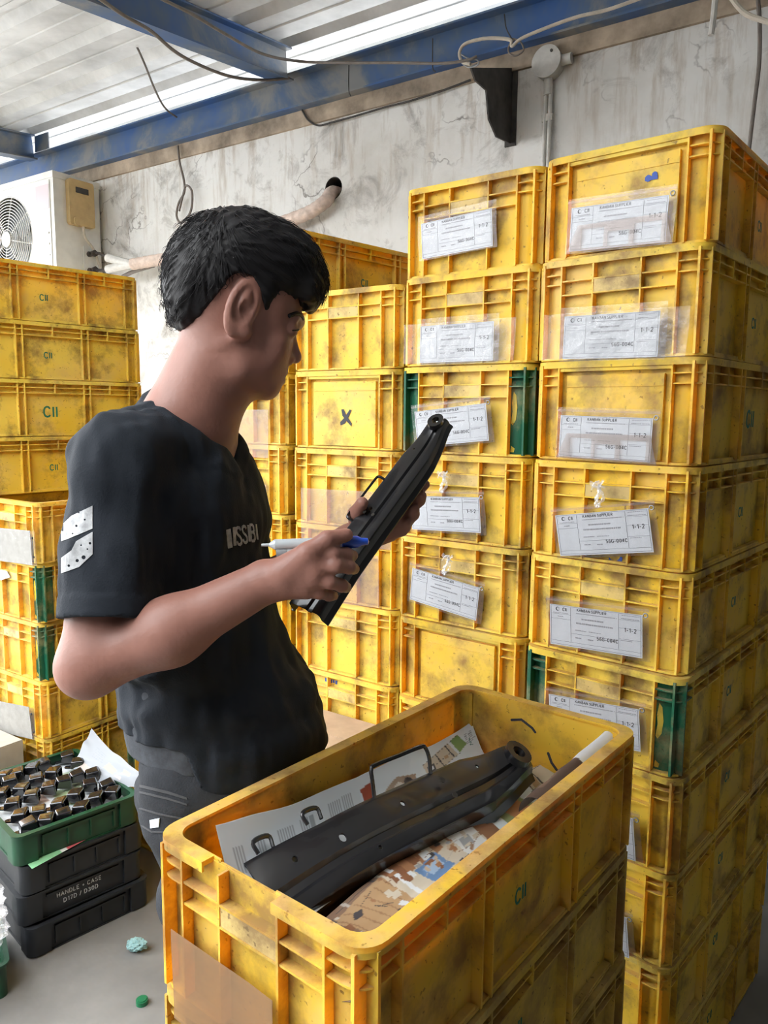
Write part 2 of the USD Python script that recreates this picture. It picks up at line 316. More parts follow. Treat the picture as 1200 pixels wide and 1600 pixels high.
# roof: trapezoid-ribbed sheets, ribs along the wall, rising a little towards it
ROOF_C, ROOF_K = 3.045, 0.093
def roof_z(D): return ROOF_C + ROOF_K * (D - WALL_D)
PITCH_R, RIB0 = 0.285, 2.06
def roof_profile(D0, D1):
    pts = []; k = math.floor((D0 - RIB0) / PITCH_R) - 1
    while RIB0 + k * PITCH_R < D1 + 0.3:
        c = RIB0 + k * PITCH_R
        for a, z in ((-0.045, 0), (-0.028, 0.034), (0.012, 0.034), (0.045, 0), (0.125, 0.0), (0.130, 0.004), (0.140, 0.004), (0.145, 0.0)): pts.append((c + a, z))
        k += 1
    P = np.array(pts); P = P[np.argsort(P[:, 0])]
    xs = np.unique(np.concatenate([[D0, D1], P[(P[:, 0] > D0) & (P[:, 0] < D1), 0]]))
    return np.stack([xs, np.interp(xs, P[:, 0], P[:, 1])], 1)
def roof_sheet(s0, s1, D0, D1, lift=0.0):
    pr = roof_profile(D0, D1); V = []
    for s in (s0, s1):
        for t in (0.0, 0.0012):
            V += [room(s, D, roof_z(D) + z + t + lift) for D, z in pr]
    n = len(pr); F = []
    for i in range(n - 1):
        lo0, lo1, hi0, hi1 = i, i + 2 * n, i + n, i + 3 * n
        F += [(lo0, lo0 + 1, lo1 + 1), (lo0, lo1 + 1, lo1), (hi0, hi1 + 1, hi0 + 1), (hi0, hi1, hi1 + 1)]
        F += [(lo0, hi0 + 1, lo0 + 1), (lo0, hi0, hi0 + 1), (lo1, lo1 + 1, hi1 + 1), (lo1, hi1 + 1, hi1)]
    for i in (0, n - 1): F += [(i, i + 2 * n, i + 3 * n), (i, i + 3 * n, i + n)]
    return trimesh.Trimesh(np.array(V), F, process=False)
ceil = thing('ceiling', 'ribbed grey metal roof sheets over the shed', 'ceiling'); tag(ceil, kind='structure')
EAVE = 3.02
SPL = -0.75
for i, (D0, D1) in enumerate([(-4.2, -2.7), (-2.72, -1.2), (-1.22, 0.3), (0.28, 1.72), (1.70, EAVE)]):
    for j, (s0, s1) in enumerate([(-5.5, SPL), (SPL - .02, 1.85)]):
        if j == 0 and D1 < 1.0: continue                 # unseen bays left out so sky light falls in from above
        obj('roof_sheet', roof_sheet(s0, s1, D0, D1, 0.0022 * ((i + j) % 2)), 'galvanised', ceil, smooth=False)

def ibeam(p, q, w, h, up, t=0.006, side=None):
    p, q = np.asarray(p, float), np.asarray(q, float); L = np.linalg.norm(q - p); x = unit(q - p); y = unit(np.cross(up, x)); z = np.cross(x, y)
    return cat([xf(b, frame(p, x, y, z)) for b in (bx(0, L, -w / 2, w / 2, 0, t), bx(0, L, -w / 2, w / 2, h - t, h), bx(0, L, -t / 2, t / 2, t, h - t))])
UP = np.array([0, 0, 1.0])
b = thing('wall_beam', 'long blue painted steel beam lying along the top of the back wall', 'steel beam')
pa, pb = room(-5.45, WALL_D - 0.015, 2.80), room(1.6, WALL_D - 0.015, 2.80)
def member(bb, p, q): 
    x = unit(q - p); y = unit(np.cross(UP, x)); z = np.cross(x, y); return xf(bb, frame(p, x, y, z)), np.linalg.norm(q - p)
Lb = np.linalg.norm(pb - pa)
fr = frame(pa, DW, NW, UP)
obj('web', xf(bx(0, Lb, -0.003, 0.003, 0.006, 0.140), fr), 'blue_steel', b)
obj('flange', xf(bx(0, Lb, -0.045, 0.045, 0, 0.007), fr), 'blue_steel', b)
obj('flange', xf(bx(0, Lb, -0.045, 0.045, 0.139, 0.146), fr), 'blue_steel', b)
def rafter(s, label, d0=-4.0, w=0.075):
    t = thing('roof_rafter', label, 'steel beam')
    zt = lambda D: roof_z(D) - 0.002
    p, q = room(s, d0, zt(d0) - 0.13), room(s, WALL_D - 0.06, zt(WALL_D - 0.06) - 0.13)
    x = unit(q - p); y = unit(np.cross(UP, x)); z = np.cross(x, y); L = np.linalg.norm(q - p); f = frame(p, x, y, z)
    obj('web', xf(bx(0, L, -0.003, 0.003, 0.006, 0.124), f), 'blue_steel', t)
    obj('flange', xf(bx(0, L, -w / 2, w / 2, 0, 0.007), f), 'blue_steel', t)
    obj('flange', xf(bx(0, L, -w / 2, w / 2, 0.123, 0.13), f), 'blue_steel', t)
    return t
s_r1 = float(atz(445, 128, 2.905) @ DW)
rafter(s_r1, 'blue steel roof rafter running overhead to the beam, with grey cables along it')
s_r2 = float(atz(48, 250, 2.905) @ DW)
rafter(s_r2, 'dark blue rafter end at the far upper left, by the outdoor air conditioner')
obj('cleat', slab(s_r2 + 0.03, s_r2 + 0.16, WALL_D - 0.07, WALL_D - 0.064, 2.945, 3.03), 'blue_steel', label='grey blue steel cleat plate beside the far left rafter end', cat='steel plate')
#ROOM_END

# ------------------------------------------------------------------ crates
CW, CL, CH = 0.346, 0.70, 0.20
HW, HL = CW / 2, CL / 2
INS = 0.016
_tub_out = rrect(HW - INS, HL - INS, 0.028); _tub_in = rrect(HW - INS - 0.0035, HL - INS - 0.0035, 0.0245)
_env = rrect(HW, HL, 0.034)
def tub_mesh():
    return cat([extr(_tub_out.difference(_tub_in), 0.004, 0.196), extr(_tub_out, 0.003, 0.007)])
def rim_mesh(notch=False):
    r = extr(_env.difference(rrect(HW - INS - 0.0035, HL - INS - 0.0035, 0.0245)), 0.1935, 0.2)
    lip = extr(_env.difference(rrect(HW - 0.003, HL - 0.003, 0.031)), 0.187, 0.1935)
    if notch:
        cut = to_m3(bx(-0.075, 0.040, -HL - 0.01, -HL + INS + 0.0012, 0.180, 0.21))
        cut2 = to_m3(bx(-0.062, 0.030, -HL - 0.01, -HL + INS + 0.01, 0.1972, 0.21))
        r = from_m3(to_m3(r) - cut - cut2); lip = from_m3(to_m3(lip) - cut)
    return cat([r, lip])
def base_mesh():
    hole = rrect(HW - INS - 0.006, HL - INS - 0.006, 0.02)
    return cat([extr(rrect(HW - 0.004, HL - 0.004, 0.030).difference(hole), 0.0028, 0.0075), extr(rrect(HW - 0.012, HL - 0.012, 0.026).difference(hole), 0.0, 0.0028)])
T = 0.0034
def end_mesh(kind):
    y0, y1 = -HL + 0.001, -HL + INS + 0.001
    v = lambda x, z0=0.005, z1=0.194, t=T, yy=y0: bx(x - t / 2, x + t / 2, yy, y1, z0, z1)
    h = lambda xa, xb, z, yy=y0 + 0.0012, t=0.0028: bx(xa, xb, yy, y1, z - t / 2, z + t / 2)
    out = []
    for s in (-1, 1):
        a, b = sorted((s * 0.116, s * 0.155))
        out += [v(s * 0.116)]
    if kind == 'ribbed':
        for s in (-1, 1):
            a, b = sorted((s * 0.048, s * 0.116)); out += [h(a, b, 0.158), h(a, b, 0.131), v(s * 0.048)]
        out += [h(-0.048, 0.048, 0.158, y0), h(-0.048, 0.048, 0.131, y0)]
    else:
        out += [bx(-0.116, 0.116, y0 + 0.002, y1, 0.180, 0.1935), bx(-0.100, 0.100, y1 - 0.009, y1, 0.010, 0.172),
                h(-0.100, 0.100, 0.150, y1 - 0.0105, 0.0016)]
    return cat(out)
def side_mesh(sx):
    x1, x0 = HW - 0.001, HW - INS - 0.001
    v = lambda y, z0=0.005, z1=0.194, t=T: bx(x0, x1, y - t / 2, y + t / 2, z0, z1)
    h = lambda a, b, z, xx=x1 - 0.0012, t=0.0028: bx(x0, xx, a, b, z - t / 2, z + t / 2)
    out = [h(-0.290, 0.290, 0.1726), h(-0.290, 0.290, 0.1534)]
    for s in (-1, 1):
        out += [v(s * 0.290), v(s * 0.132), v(s * 0.108), v(s * 0.21, 0.152)]
        out += [bx(x0, x1 - 0.004, *sorted((s * 0.140, s * 0.284)), 0.005, 0.012)]
    out += [v(0.0, 0.152), bx(x0, x1 - 0.004, -0.10, 0.10, 0.005, 0.012)]
    m = cat(out)
    if sx < 0: m = xf(m, frame((0, 0, 0), (-1, 0, 0), (0, -1, 0), (0, 0, 1)))
    return m
def post_mesh(sx, sy, thick):
    """corner: skin over the rounded tub corner, an edge rib on either face and two wrap-round lips"""
    reg = sbox(0.118, HL - 0.058, HW + 0.01, HL + 0.01)
    skin = rrect(HW - INS + thick, HL - INS + thick, 0.029).difference(rrect(HW - INS - 0.001, HL - INS - 0.001, 0.027)).intersection(reg)
    out = [extr(skin, 0.008, 0.193)]
    ring = rrect(HW - 0.003, HL - 0.003, 0.031).difference(rrect(HW - INS - 0.001, HL - INS - 0.001, 0.027)).intersection(reg)
    for z in (0.172, 0.153): out.append(extr(ring, z - 0.0013, z + 0.0013))
    out += [bx(0.1525, 0.1570, HL - INS - 0.020, HL - 0.0012, 0.006, 0.193), bx(HW - INS - 0.020, HW - 0.0012, HL - 0.0245, HL - 0.0200, 0.006, 0.193)]
    m = cat(out)
    if sy < 0: m = trimesh.Trimesh(m.vertices * [1, -1, 1], m.faces[:, ::-1], process=False)
    if sx < 0: m = trimesh.Trimesh(m.vertices * [-1, 1, 1], m.faces[:, ::-1], process=False)
    return m
_tub, _rim, _base = tub_mesh(), rim_mesh(), base_mesh()
_mark = {}
def build_crate(label, end='ribbed', tone='yellow', posts=None, loc=(0, 0, 0), yaw=0, group=None, notch=False, mark_h=0.020, name='plastic_crate'):
    t = thing(name, label, 'crate', loc, yaw, group)
    obj('body', _tub, tone, t); obj('base', _base, tone, t)
    obj('rim', rim_mesh(True) if notch else _rim, tone, t)
    e = end_mesh(end)
    obj('end_ribs', e, tone, t); obj('end_ribs', xf(e, frame((0, 0, 0), (-1, 0, 0), (0, -1, 0), (0, 0, 1))), tone, t)
    for s in (-1, 1): obj('side_ribs', side_mesh(s), tone, t)
    if end == 'ribbed':
        hp = bx(-0.0465, 0.0465, -HL + 0.002, -HL + 0.0045, 0.1325, 0.1565); obj('handle_plate', hp, 'yellow_dirty', t, label='dust stained handle plate'); obj('handle_plate', trimesh.Trimesh(hp.vertices * [-1, -1, 1], hp.faces, process=False), 'yellow_dirty', t)
    for sx in (-1, 1):
        for sy in (-1, 1):
            obj('corner_post', post_mesh(sx, sy, 0.0016), posts or tone, t, label='dark green painted corner post' if posts else None)
    if posts:
        chip = lambda pts, sx: xf(extr(Polygon(pts), 0, .0006), frame((0, -HL + INS - .0016, 0), (sx, 0, 0), (0, 0, 1), (0, -1, 0)))
        obj('paint_chip', chip([(.1195, .075), (.124, .070), (.131, .082), (.1335, .108), (.130, .135), (.124, .142), (.1205, .118), (.1225, .100)], 1), 'yellow', t, smooth=False, label='chipped patch with yellow showing through')
        obj('paint_chip', chip([(.121, .030), (.127, .026), (.130, .036), (.124, .044)], -1), 'yellow', t, smooth=False)
        obj('paint_chip', chip([(.1195, .012), (.128, .012), (.130, .020), (.121, .026)], 1), 'yellow', t, smooth=False)
    mk = xf(text('CII', mark_h, 0.0005, True), frame((HW - INS - 0.0001, -0.015, 0.088), (0, 1, 0), (0, 0, 1), (1, 0, 0)))
    obj('lettering', mk, 'marking', t, label='dark green stamped letters', smooth=False)
    return t
PROTO = {}
STACKS = {}                 # (stack, level) -> (loc, yaw)
def crate(label, stack, level, loc, yaw, end='ribbed', tone='yellow', posts=None, group=None, mark_h=0.020):
    key = (end, tone, posts, mark_h)
    STACKS[(stack, level)] = (np.asarray(loc, float), yaw)
    if key in PROTO: return dup(PROTO[key], label, loc, yaw)
    PROTO[key] = build_crate(label, end, tone, posts, loc, yaw, None, False, mark_h); return PROTO[key]
def from_left(x, y, yaw, z):      # centre of the crate whose front-left rim corner is at x, y
    d = np.array([math.cos(yaw), math.sin(yaw)]); n = np.array([-d[1], d[0]])
    c = np.array([x, y]) + d * HW + n * HL
    return (float(c[0]), float(c[1]), z)
ORD = ['topmost', 'second down', 'third down', 'fourth down', 'fifth down', 'sixth down', 'seventh down', 'eighth down', 'ninth down', 'lowest']

S1 = [(.3142, 1.6361, -.6915), (.3079, 1.634, -.7169), (.3096, 1.632, -.7294), (.3051, 1.6256, -.7082), (.305, 1.6288, -.7066), (.3026, 1.6213, -.7134), (.3098, 1.6247, -.7278), (.3093, 1.6273, -.7243), (.3091, 1.6266, -.7257), (.3085, 1.626, -.722)]
F1 = ['plain', 'ribbed', 'plain', 'ribbed', 'ribbed', 'ribbed', 'ribbed', 'ribbed', 'ribbed', 'ribbed']
T1 = ['yellow_worn', 'yellow', 'yellow_worn', 'yellow', 'yellow', 'yellow', 'yellow', 'yellow', 'yellow', 'yellow']
D1 = ['grimy yellow crate with a plain panelled end', 'yellow crate with card in wide clear film', 'worn yellow crate with plain end and scuffed square', 'yellow crate with straight hung card', 'yellow crate with ribbed end and card', 'yellow crate with dark green corners', 'yellow crate under the green cornered one', 'yellow crate with card edge showing', 'low yellow crate', 'yellow crate on the floor']
for k in range(10):
    x, y, w = S1[k]
    crate(f'{D1[k]}, {ORD[k]} in the rightmost stack', 1, k, from_left(x, y, w, 2.0 - 0.2 * (k + 1)), w, F1[k], T1[k], 'green_paint' if k == 5 else None, mark_h=.034 if k == 2 else .020)
S2 = [(.0381, 1.8558, -.6364), (.0349, 1.8479, -.658), (.032, 1.8542, -.6449), (.0322, 1.8552, -.6411), (.0296, 1.8573, -.6389), (.03, 1.855, -.6479), (.0293, 1.8449, -.6416), (.03, 1.850, -.642), (.03, 1.850, -.640), (.03, 1.850, -.642)]
D2 = ['yellow crate with tilted wrinkled card', 'yellow crate with card under loose film', 'yellow crate with dark green corners', 'yellow crate with card hung by twisted film', 'yellow crate with down-tilted card', 'worn yellow crate with plain end', 'yellow crate', 'yellow crate', 'yellow crate', 'yellow crate on the floor']
for k in range(10):
    x, y, w = S2[k]
    crate(f'{D2[k]}, {ORD[k]} in second stack from right', 2, k, from_left(x, y, w, 2.0 - 0.2 * (k + 1)), w, 'plain' if k == 5 else 'ribbed', 'yellow_worn' if k == 5 else 'yellow', 'green_paint' if k == 2 else None)
S3 = [(-.2506, 2.0843, -.6014), (-.2516, 2.0848, -.6104), (-.2536, 2.0783, -.6096), (-.2517, 2.0779, -.6082), (-.2542, 2.0786, -.5998), (-.2521, 2.0837, -.6198)] + [(-.2525, 2.081, -.608)] * 3
D3 = ['yellow crate beside the man\'s face', 'yellow crate with black cross on plain end', 'yellow crate with empty film pocket', 'yellow crate behind the held steel part', 'yellow crate behind the man\'s hand', 'yellow crate with ribbed end below his hands', 'yellow crate', 'yellow crate', 'yellow crate on the floor']
for k in range(9):
    x, y, w = S3[k]
    crate(f'{D3[k]}, {ORD[k] if k < 8 else "lowest"} in the stack facing the man', 3, k, from_left(x, y, w, 1.8 - 0.2 * (k + 1)), w, 'plain' if k == 1 else 'ribbed', 'yellow', None)
# stack behind the man
for k in range(10):
    w = (-.76 if k == 0 else -.64) + rng.uniform(-.01, .01)
    d = np.array([math.cos(w), math.sin(w)])
    xr, yr = -0.283 + rng.uniform(-.004, .004), 2.185 + rng.uniform(-.004, .004)
    lab = ['dark yellow crate showing its long side above and behind the man\'s hair', 'yellow crate hidden behind the man\'s face'][k] if k < 2 else f'yellow crate behind the man\'s chest, {ORD[k]} in its stack'
    crate(lab, 4, k, from_left(xr - d[0] * CW, yr - d[1] * CW, w, 2.0 - 0.2 * (k + 1)), w, 'ribbed', 'yellow', None)
# low stack seen under the man's elbow
for k in range(5):
    w = -.60 + rng.uniform(-.012, .012)
    crate(f'yellow crate{" with green corners" if k == 3 else ""} behind the man\'s pocket, {(ORD[k] if k < 4 else "lowest")} of low stack', 7, k,
          from_left(-.888 + rng.uniform(-.004, .004), 2.535, w, 1.0 - 0.2 * (k + 1)), w, 'ribbed', 'yellow', 'green_paint' if k in (1, 3) else None)
# left stack with green corners, its supporting neighbour, and four long crates resting across both
w6 = [(-.62, 0), (-.60, 0), (-.585, 0), (-.60, 0), (-.60, 0), (-.60, 0)]
D6 = ['open yellow crate with a blank pale card', 'yellow crate with dark green corners', 'second green cornered yellow crate', 'yellow crate with blank grey card', 'yellow crate behind the tray of black parts', 'yellow crate on the floor']
for k in range(6):
    w = w6[k][0]; d = np.array([math.cos(w), math.sin(w)])
    xr, yr = [(-1.107, 2.431), (-1.112, 2.443), (-1.118, 2.45), (-1.12, 2.452), (-1.12, 2.455), (-1.12, 2.455)][k]
    crate(f'{D6[k]}, {ORD[k] if k < 5 else "lowest"} in the left front stack', 6, k, from_left(xr - d[0] * CW, yr - d[1] * CW, w, 1.2 - 0.2 * (k + 1)), w, 'ribbed', 'yellow' if k not in (1, 2) else 'yellow_worn', 'green_paint' if k in (1, 2) else None)
for k in range(6):
    w = -.60; d = np.array([math.cos(w), math.sin(w)])
    crate(f'yellow crate at the left picture edge, {ORD[k] if k < 5 else "lowest"} in its stack', 8, k, from_left(-1.12 - d[0] * 2 * CW - 0.03 * d[0], 2.455 - d[1] * 2 * CW - .03 * d[1], w, 1.2 - 0.2 * (k + 1)), w, 'ribbed', 'yellow', None)
D5 = ['topmost long yellow crate side below the air conditioner', 'long yellow crate side with small green letters, second of four', 'long yellow crate side with large letters, third of four', 'long yellow crate side beside the man\'s shoulder, lowest of four']
for k in range(4):
    w = [-.735, -.725, -.74, -.73][k]; d = np.array([math.cos(w), math.sin(w)]); n = np.array([-d[1], d[0]])
    far = np.array([[-.952, 3.065], [-.95, 3.07], [-.944, 3.06], [-.945, 3.065]][k])        # far right rim corner
    c = far - n * HL - d * HW
    crate(f'{D5[k]} of the upper left stack', 5, k, (float(c[0]), float(c[1]), 2.0 - 0.2 * (k + 1)), w, 'ribbed', 'yellow', None, mark_h=0.036 if k == 2 else 0.0205)
# the big open crate in the foreground, on four more
HX, HY, HYAW, HZ = -.283, .893, -.678, 0.98
hero_c = from_left(HX, HY, HYAW, HZ - CH)
hero = build_crate('open yellow crate with a broken rim holding steel parts and printed paper sheets', 'ribbed', 'yellow_worn', None, hero_c, HYAW, None, True)
STACKS[(10, 0)] = (np.array(hero_c), HYAW)
HERO = frame(hero_c, (math.cos(HYAW), math.sin(HYAW), 0), (-math.sin(HYAW), math.cos(HYAW), 0), (0, 0, 1))
for k in range(4):
    w = HYAW + [0.006, -0.01, 0.004, 0.0][k]
    m4 = frame((hero_c[0] + rng.uniform(-.004, .004), hero_c[1] + rng.uniform(-.004, .004), (HZ - CH) * (3 - k) / 4), (math.cos(w), math.sin(w), 0), (-math.sin(w), math.cos(w), 0), (0, 0, (HZ - CH) / 4 / CH))
    if k == 0: hero_under = build_crate('grimy yellow crate, first under the open foreground crate', 'ribbed', 'yellow_dark', None, m4[:3, 3].tolist(), w); UsdGeom.Xformable(hero_under).AddScaleOp().Set(Gf.Vec3f(1, 1, (HZ - CH) / 4 / CH)); continue
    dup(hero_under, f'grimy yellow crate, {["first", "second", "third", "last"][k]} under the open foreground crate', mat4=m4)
#CRATES_END

# ------------------------------------------------------------------ identification cards in clear pouches on the crate ends
def rects(rs, t=0.0004): return cat([bx(x - w / 2, x + w / 2, y - h / 2, y + h / 2, 0, t) for x, y, w, h in rs])
def dash_line(x0, x1, y, h, seed):
    r = random.Random(seed); out = []; x = x0
    while x < x1:
        w = r.uniform(0.0012, 0.0045); out.append((x + w / 2, y, min(w, x1 - x + .001), h)); x += w + r.uniform(0.0006, 0.0014)
    return out
PW, PH = 0.200, 0.086                              # the paper card
def film_sheet(w, h, seed, amp=0.0016, nx=14, ny=8, t=0.0006):
    xs, ys = np.linspace(-w / 2, w / 2, nx), np.linspace(-h / 2, h / 2, ny); V = []
    for z in (0.0, t):
        for y in ys:
            for x in xs:
                q = np.array([x * 22, y * 22, seed * 3.7]); V.append((x + 0.001 * math.sin(40 * y + seed), y, z + amp * (meshkit.noise(q[None])[0] - 0.5) * 2 + amp))
    n = nx * ny; F = []
    I = lambda i, j, k: k * n + j * nx + i
    for j in range(ny - 1):
        for i in range(nx - 1):
            F += [(I(i, j, 1), I(i + 1, j, 1), I(i + 1, j + 1, 1)), (I(i, j, 1), I(i + 1, j + 1, 1), I(i, j + 1, 1)), (I(i, j, 0), I(i + 1, j + 1, 0), I(i + 1, j, 0)), (I(i, j, 0), I(i, j + 1, 0), I(i + 1, j + 1, 0))]
    ed = [(i, 0) for i in range(nx)] + [(nx - 1, j) for j in range(1, ny)] + [(i, ny - 1) for i in range(nx - 2, -1, -1)] + [(0, j) for j in range(ny - 2, 0, -1)]
    for a, b in zip(ed, ed[1:] + ed[:1]): F += [(I(*a, 0), I(*b, 0), I(*b, 1)), (I(*a, 0), I(*b, 1), I(*a, 1))]
    return trimesh.Trimesh(np.array(V), F, process=False)
def twist(seed, h=0.05, n=3):
    r = random.Random(seed); out = []
    for i in range(n):
        p = [(r.uniform(-.012, .012), -0.004 + h * k / 3, 0.004 + r.uniform(0, .008)) for k in range(4)]
        out.append(tube(p, [0.0028 * (0.5 + abs(math.sin(k * .7 + i))) for k in range(19)], 5, 6))
    for i in range(5):
        p = [(r.uniform(-.02, .02), h * .75 + r.uniform(-.006, .012), .004 + r.uniform(0, .01)) for k in range(3)]; out.append(tube(p, .0016, 5, 6))
    return cat(out)
def ring(r, t, n=24, k=8):
    a = np.linspace(0, 2 * PI, n + 1)[:-1]
    return trimesh.creation.torus(r, t, major_sections=n, minor_sections=k)
X0, Y0 = -PW / 2, -PH / 2
_heads = cat([xf(text('CII', 0.0066, 0.0004, True), frame((X0 + .034, -Y0 - .0085, 0), (1, 0, 0), (0, 1, 0), (0, 0, 1))),
              xf(extr(Point(0, 0).buffer(.0042).difference(Point(.0012, 0).buffer(.003)), 0, .0004), frame((X0 + .018, -Y0 - .0085, 0), (1, 0, 0), (0, 1, 0), (0, 0, 1))),
              xf(text('KANBAN SUPPLIER', 0.0052, 0.0004, True), frame((X0 + .094, -Y0 - .0065, 0), (1, 0, 0), (0, 1, 0), (0, 0, 1))),
              xf(text('1-1-2', 0.0078, 0.0004, True), frame((X0 + .176, -Y0 - .034, 0), (1, 0, 0), (0, 1, 0), (0, 0, 1))),
              xf(text('56G-004C', 0.0068, 0.0004, True), frame((X0 + .128, -Y0 - .060, 0), (1, 0, 0), (0, 1, 0), (0, 0, 1)))])
_rules = rects([(0, -Y0 - .0016, PW - .006, .0006), (0, Y0 + .003, PW - .006, .0006), (X0 + .003, 0, .0006, PH - .005), (-X0 - .003, 0, .0006, PH - .005),
                (X0 + .048, .004, .0004, PH - .014), (X0 + .152, .004, .0004, PH - .014), (X0 + .026, .024, .044, .0004), (X0 + .026, .014, .044, .0004),
                (X0 + .175, .029, .044, .0004), (X0 + .175, .012, .044, .0004), (X0 + .175, -.010, .044, .0004), (.0, -.033, PW - .006, .0004), (X0 + .10, -.014, .1, .0004)])
_small = rects(dash_line(X0 + .060, X0 + .146, -Y0 - .0135, .0016, 1) + dash_line(X0 + .072, X0 + .118, -Y0 - .0245, .0030, 2) + dash_line(X0 + .060, X0 + .140, -Y0 - .0340, .0030, 3)
               + dash_line(X0 + .058, X0 + .082, -.006, .0016, 4) + dash_line(X0 + .088, X0 + .112, -.006, .0014, 5) + dash_line(X0 + .158, X0 + .192, -Y0 - .005, .0014, 6)
               + dash_line(X0 + .157, X0 + .194, -Y0 - .0115, .0016, 7) + dash_line(X0 + .156, X0 + .18, -.013, .0014, 8) + dash_line(X0 + .058, X0 + .07, -.022, .0022, 9)
               + dash_line(X0 + .086, X0 + .096, -.0225, .0022, 10) + dash_line(X0 + .008, X0 + .040, .0265, .0012, 11) + dash_line(X0 + .018, X0 + .03, .019, .0018, 12))
def pouch_frame(stack, level, TL, TR):
    """place on the end face of a crate: origin at the middle of the pouch's top edge"""
    loc, yaw = STACKS[(stack, level)]
    d = np.array([math.cos(yaw), math.sin(yaw), 0]); n = np.array([-d[1], d[0], 0])
    p0 = loc - n * (HL + 0.0035)
    def hit(q): w = ray(*q); return CAM + w * (((p0 - CAM) @ n) / (w @ n))
    a, b = hit(TL), hit(TR); x = unit(b - a); y = unit(np.cross(-n, x)); y = np.cross(-n, x)
    return (a + b) / 2, x, y, -n, np.linalg.norm(b - a)
FW, FH = 0.222, 0.108
pouch_protos = {}
def pouch(label, stack, level, TL, TR, kind='card', tilt=0.0):
    o, x, y, z, w = pouch_frame(stack, level, TL, TR)
    if tilt:                                     # lower edge swings out from the crate
        y, z = y * math.cos(tilt) + z * math.sin(tilt), z * math.cos(tilt) - y * math.sin(tilt)
        o = o + z * 0.001
    k = w / FW
    m4 = frame(o, x * k, y * k, z)
    if kind in pouch_protos: return dup(pouch_protos[kind], label, mat4=m4, group=None)
    t = thing('card_pouch' if 'card' in kind else 'film_pocket', label, 'label pouch', mat4=m4)
    sh = lambda m, dy=-FH / 2, z=0.0: xf(m, frame((0, dy, z), (1, 0, 0), (0, 1, 0), (0, 0, 1)))
    if kind.startswith('card'):
        c = obj('card', sh(bx(-PW / 2 - .004, PW / 2 - .004, -PH / 2, PH / 2, 0.0012, 0.0020), -FH / 2 - .006), 'paper', t, smooth=False, label='printed white card')
        pf = frame((-.004, -FH / 2 - .006, 0.0020), (1, 0, 0), (0, 1, 0), (0, 0, 1))
        obj('printed_heading', xf(_heads, pf), 'ink_dark', c, smooth=False); obj('printed_rules', xf(_rules, pf), 'ink_grey', c, smooth=False); obj('printed_lines', xf(_small, pf), 'ink_light', c, smooth=False)
    if kind == 'card_blank':
        pass
    obj('sleeve', sh(film_sheet(FW, FH, len(pouch_protos) + 1, 0.0010 if kind != 'card_wrinkled' else 0.0035), z=0.0026), 'film_milky' if kind in ('empty',) else 'film', t, label='clear crinkled film sleeve')
    if kind in ('card', 'card_hung', 'card_holder'):
        obj('eyelet', xf(ring(0.0042, 0.0011), frame((FW / 2 - .007, -.016, .006), (1, 0, 0), (0, 1, 0), (0, 0, 1))), 'steel_grey', t)
        obj('zip_edge', bx(-FW / 2, FW / 2, -.009, -.004, 0.0042, 0.0056), 'film_milky', t)
    if kind == 'card_hung':
        obj('film_twist', xf(twist(3), frame((0.0, -.002, 0.003), (1, 0, 0), (0, 1, 0), (0, 0, 1))), 'bag_film', t, label='twisted strip of clear film')
    if kind in ('card_holder',):
        P = Polygon([(-.107, -.105), (-.085, -.054), (.095, -.050), (.110, -.105)])
        for hx0, hx1, hy in ((-.074, -.030, -.064), (-.018, .022, -.074), (.036, .086, -.064)): P = P.difference(sbox(hx0, -.098, hx1, hy).buffer(.002))
        obj('holder_plate', extr(P, 0.0060, 0.0072), 'film_milky', t, label='clear grey holder plate with three cut-outs')
    if kind == 'card_wide':
        obj('film_band', sh(film_sheet(FW * 1.36, FH * .86, 7, 0.0028, 24, 9), -FH / 2 - .004, 0.0005), 'film', t, label='wide loose clear film band')
    pouch_protos[kind] = t
    return t
pouch('card pouch behind a clear grey holder on the topmost crate of the rightmost stack', 1, 0, (890, 313), (1060, 288), 'card_holder')
pouch('printed card under a wide loose film band, second crate down, rightmost stack', 1, 1, (879, 482), (1046, 470), 'card_wide')
pouch('card pouch with holder plate on the worn third crate of the rightmost stack', 1, 2, (873, 636), (1034, 640), 'card_holder')
pouch('clear card pouch hanging by twisted film on the fourth crate, rightmost stack', 1, 3, (862, 793), (1024, 779), 'card_hung', 0.04)
pouch('card pouch tilted down to the right on the fifth crate, rightmost stack', 1, 4, (855, 930), (1016, 949), 'card')
pouch('card pouch on the green cornered crate, partly behind the open crate rim', 1, 5, (853, 1071), (1010, 1097), 'card')
pouch('card pouch edge on the seventh crate of the rightmost stack', 1, 6, (840, 1225), (1001, 1268), 'card', 0.05)
pouch('card pouch edge on the eighth crate of the rightmost stack', 1, 7, (835, 1370), (990, 1424), 'card', 0.05)
pouch('badly wrinkled card pouch tilted up on the topmost crate, second stack from right', 2, 0, (655, 340), (778, 312), 'card_wrinkled', 0.02)
pouch('printed card under loose film on the second crate, second stack from right', 2, 1, (654, 499), (782, 489), 'card_wide')
pouch('card pouch behind the far end of the held steel part', 2, 2, (644, 633), (768, 617), 'card', 0.03)
pouch('card pouch hung by twisted film just right of the man\'s open hand', 2, 3, (638, 764), (758, 766), 'card_hung', 0.05)
pouch('card pouch sloping steeply down to the right, second stack from right', 2, 4, (643, 876), (760, 910), 'card_hung', 0.05)
pouch('empty pinkish clear film pocket behind the held steel part', 3, 2, (471, 762), (612, 770), 'empty')
pouch('empty clear film pocket behind the man\'s fingers', 3, 4, (462, 858), (592, 868), 'empty')
pouch('empty film pocket on the crate just right of the man\'s throat', 4, 2, (318, 640), (420, 640), 'empty')
pouch('empty film pocket on the crate right of the man\'s chest', 4, 3, (310, 752), (417, 757), 'empty')
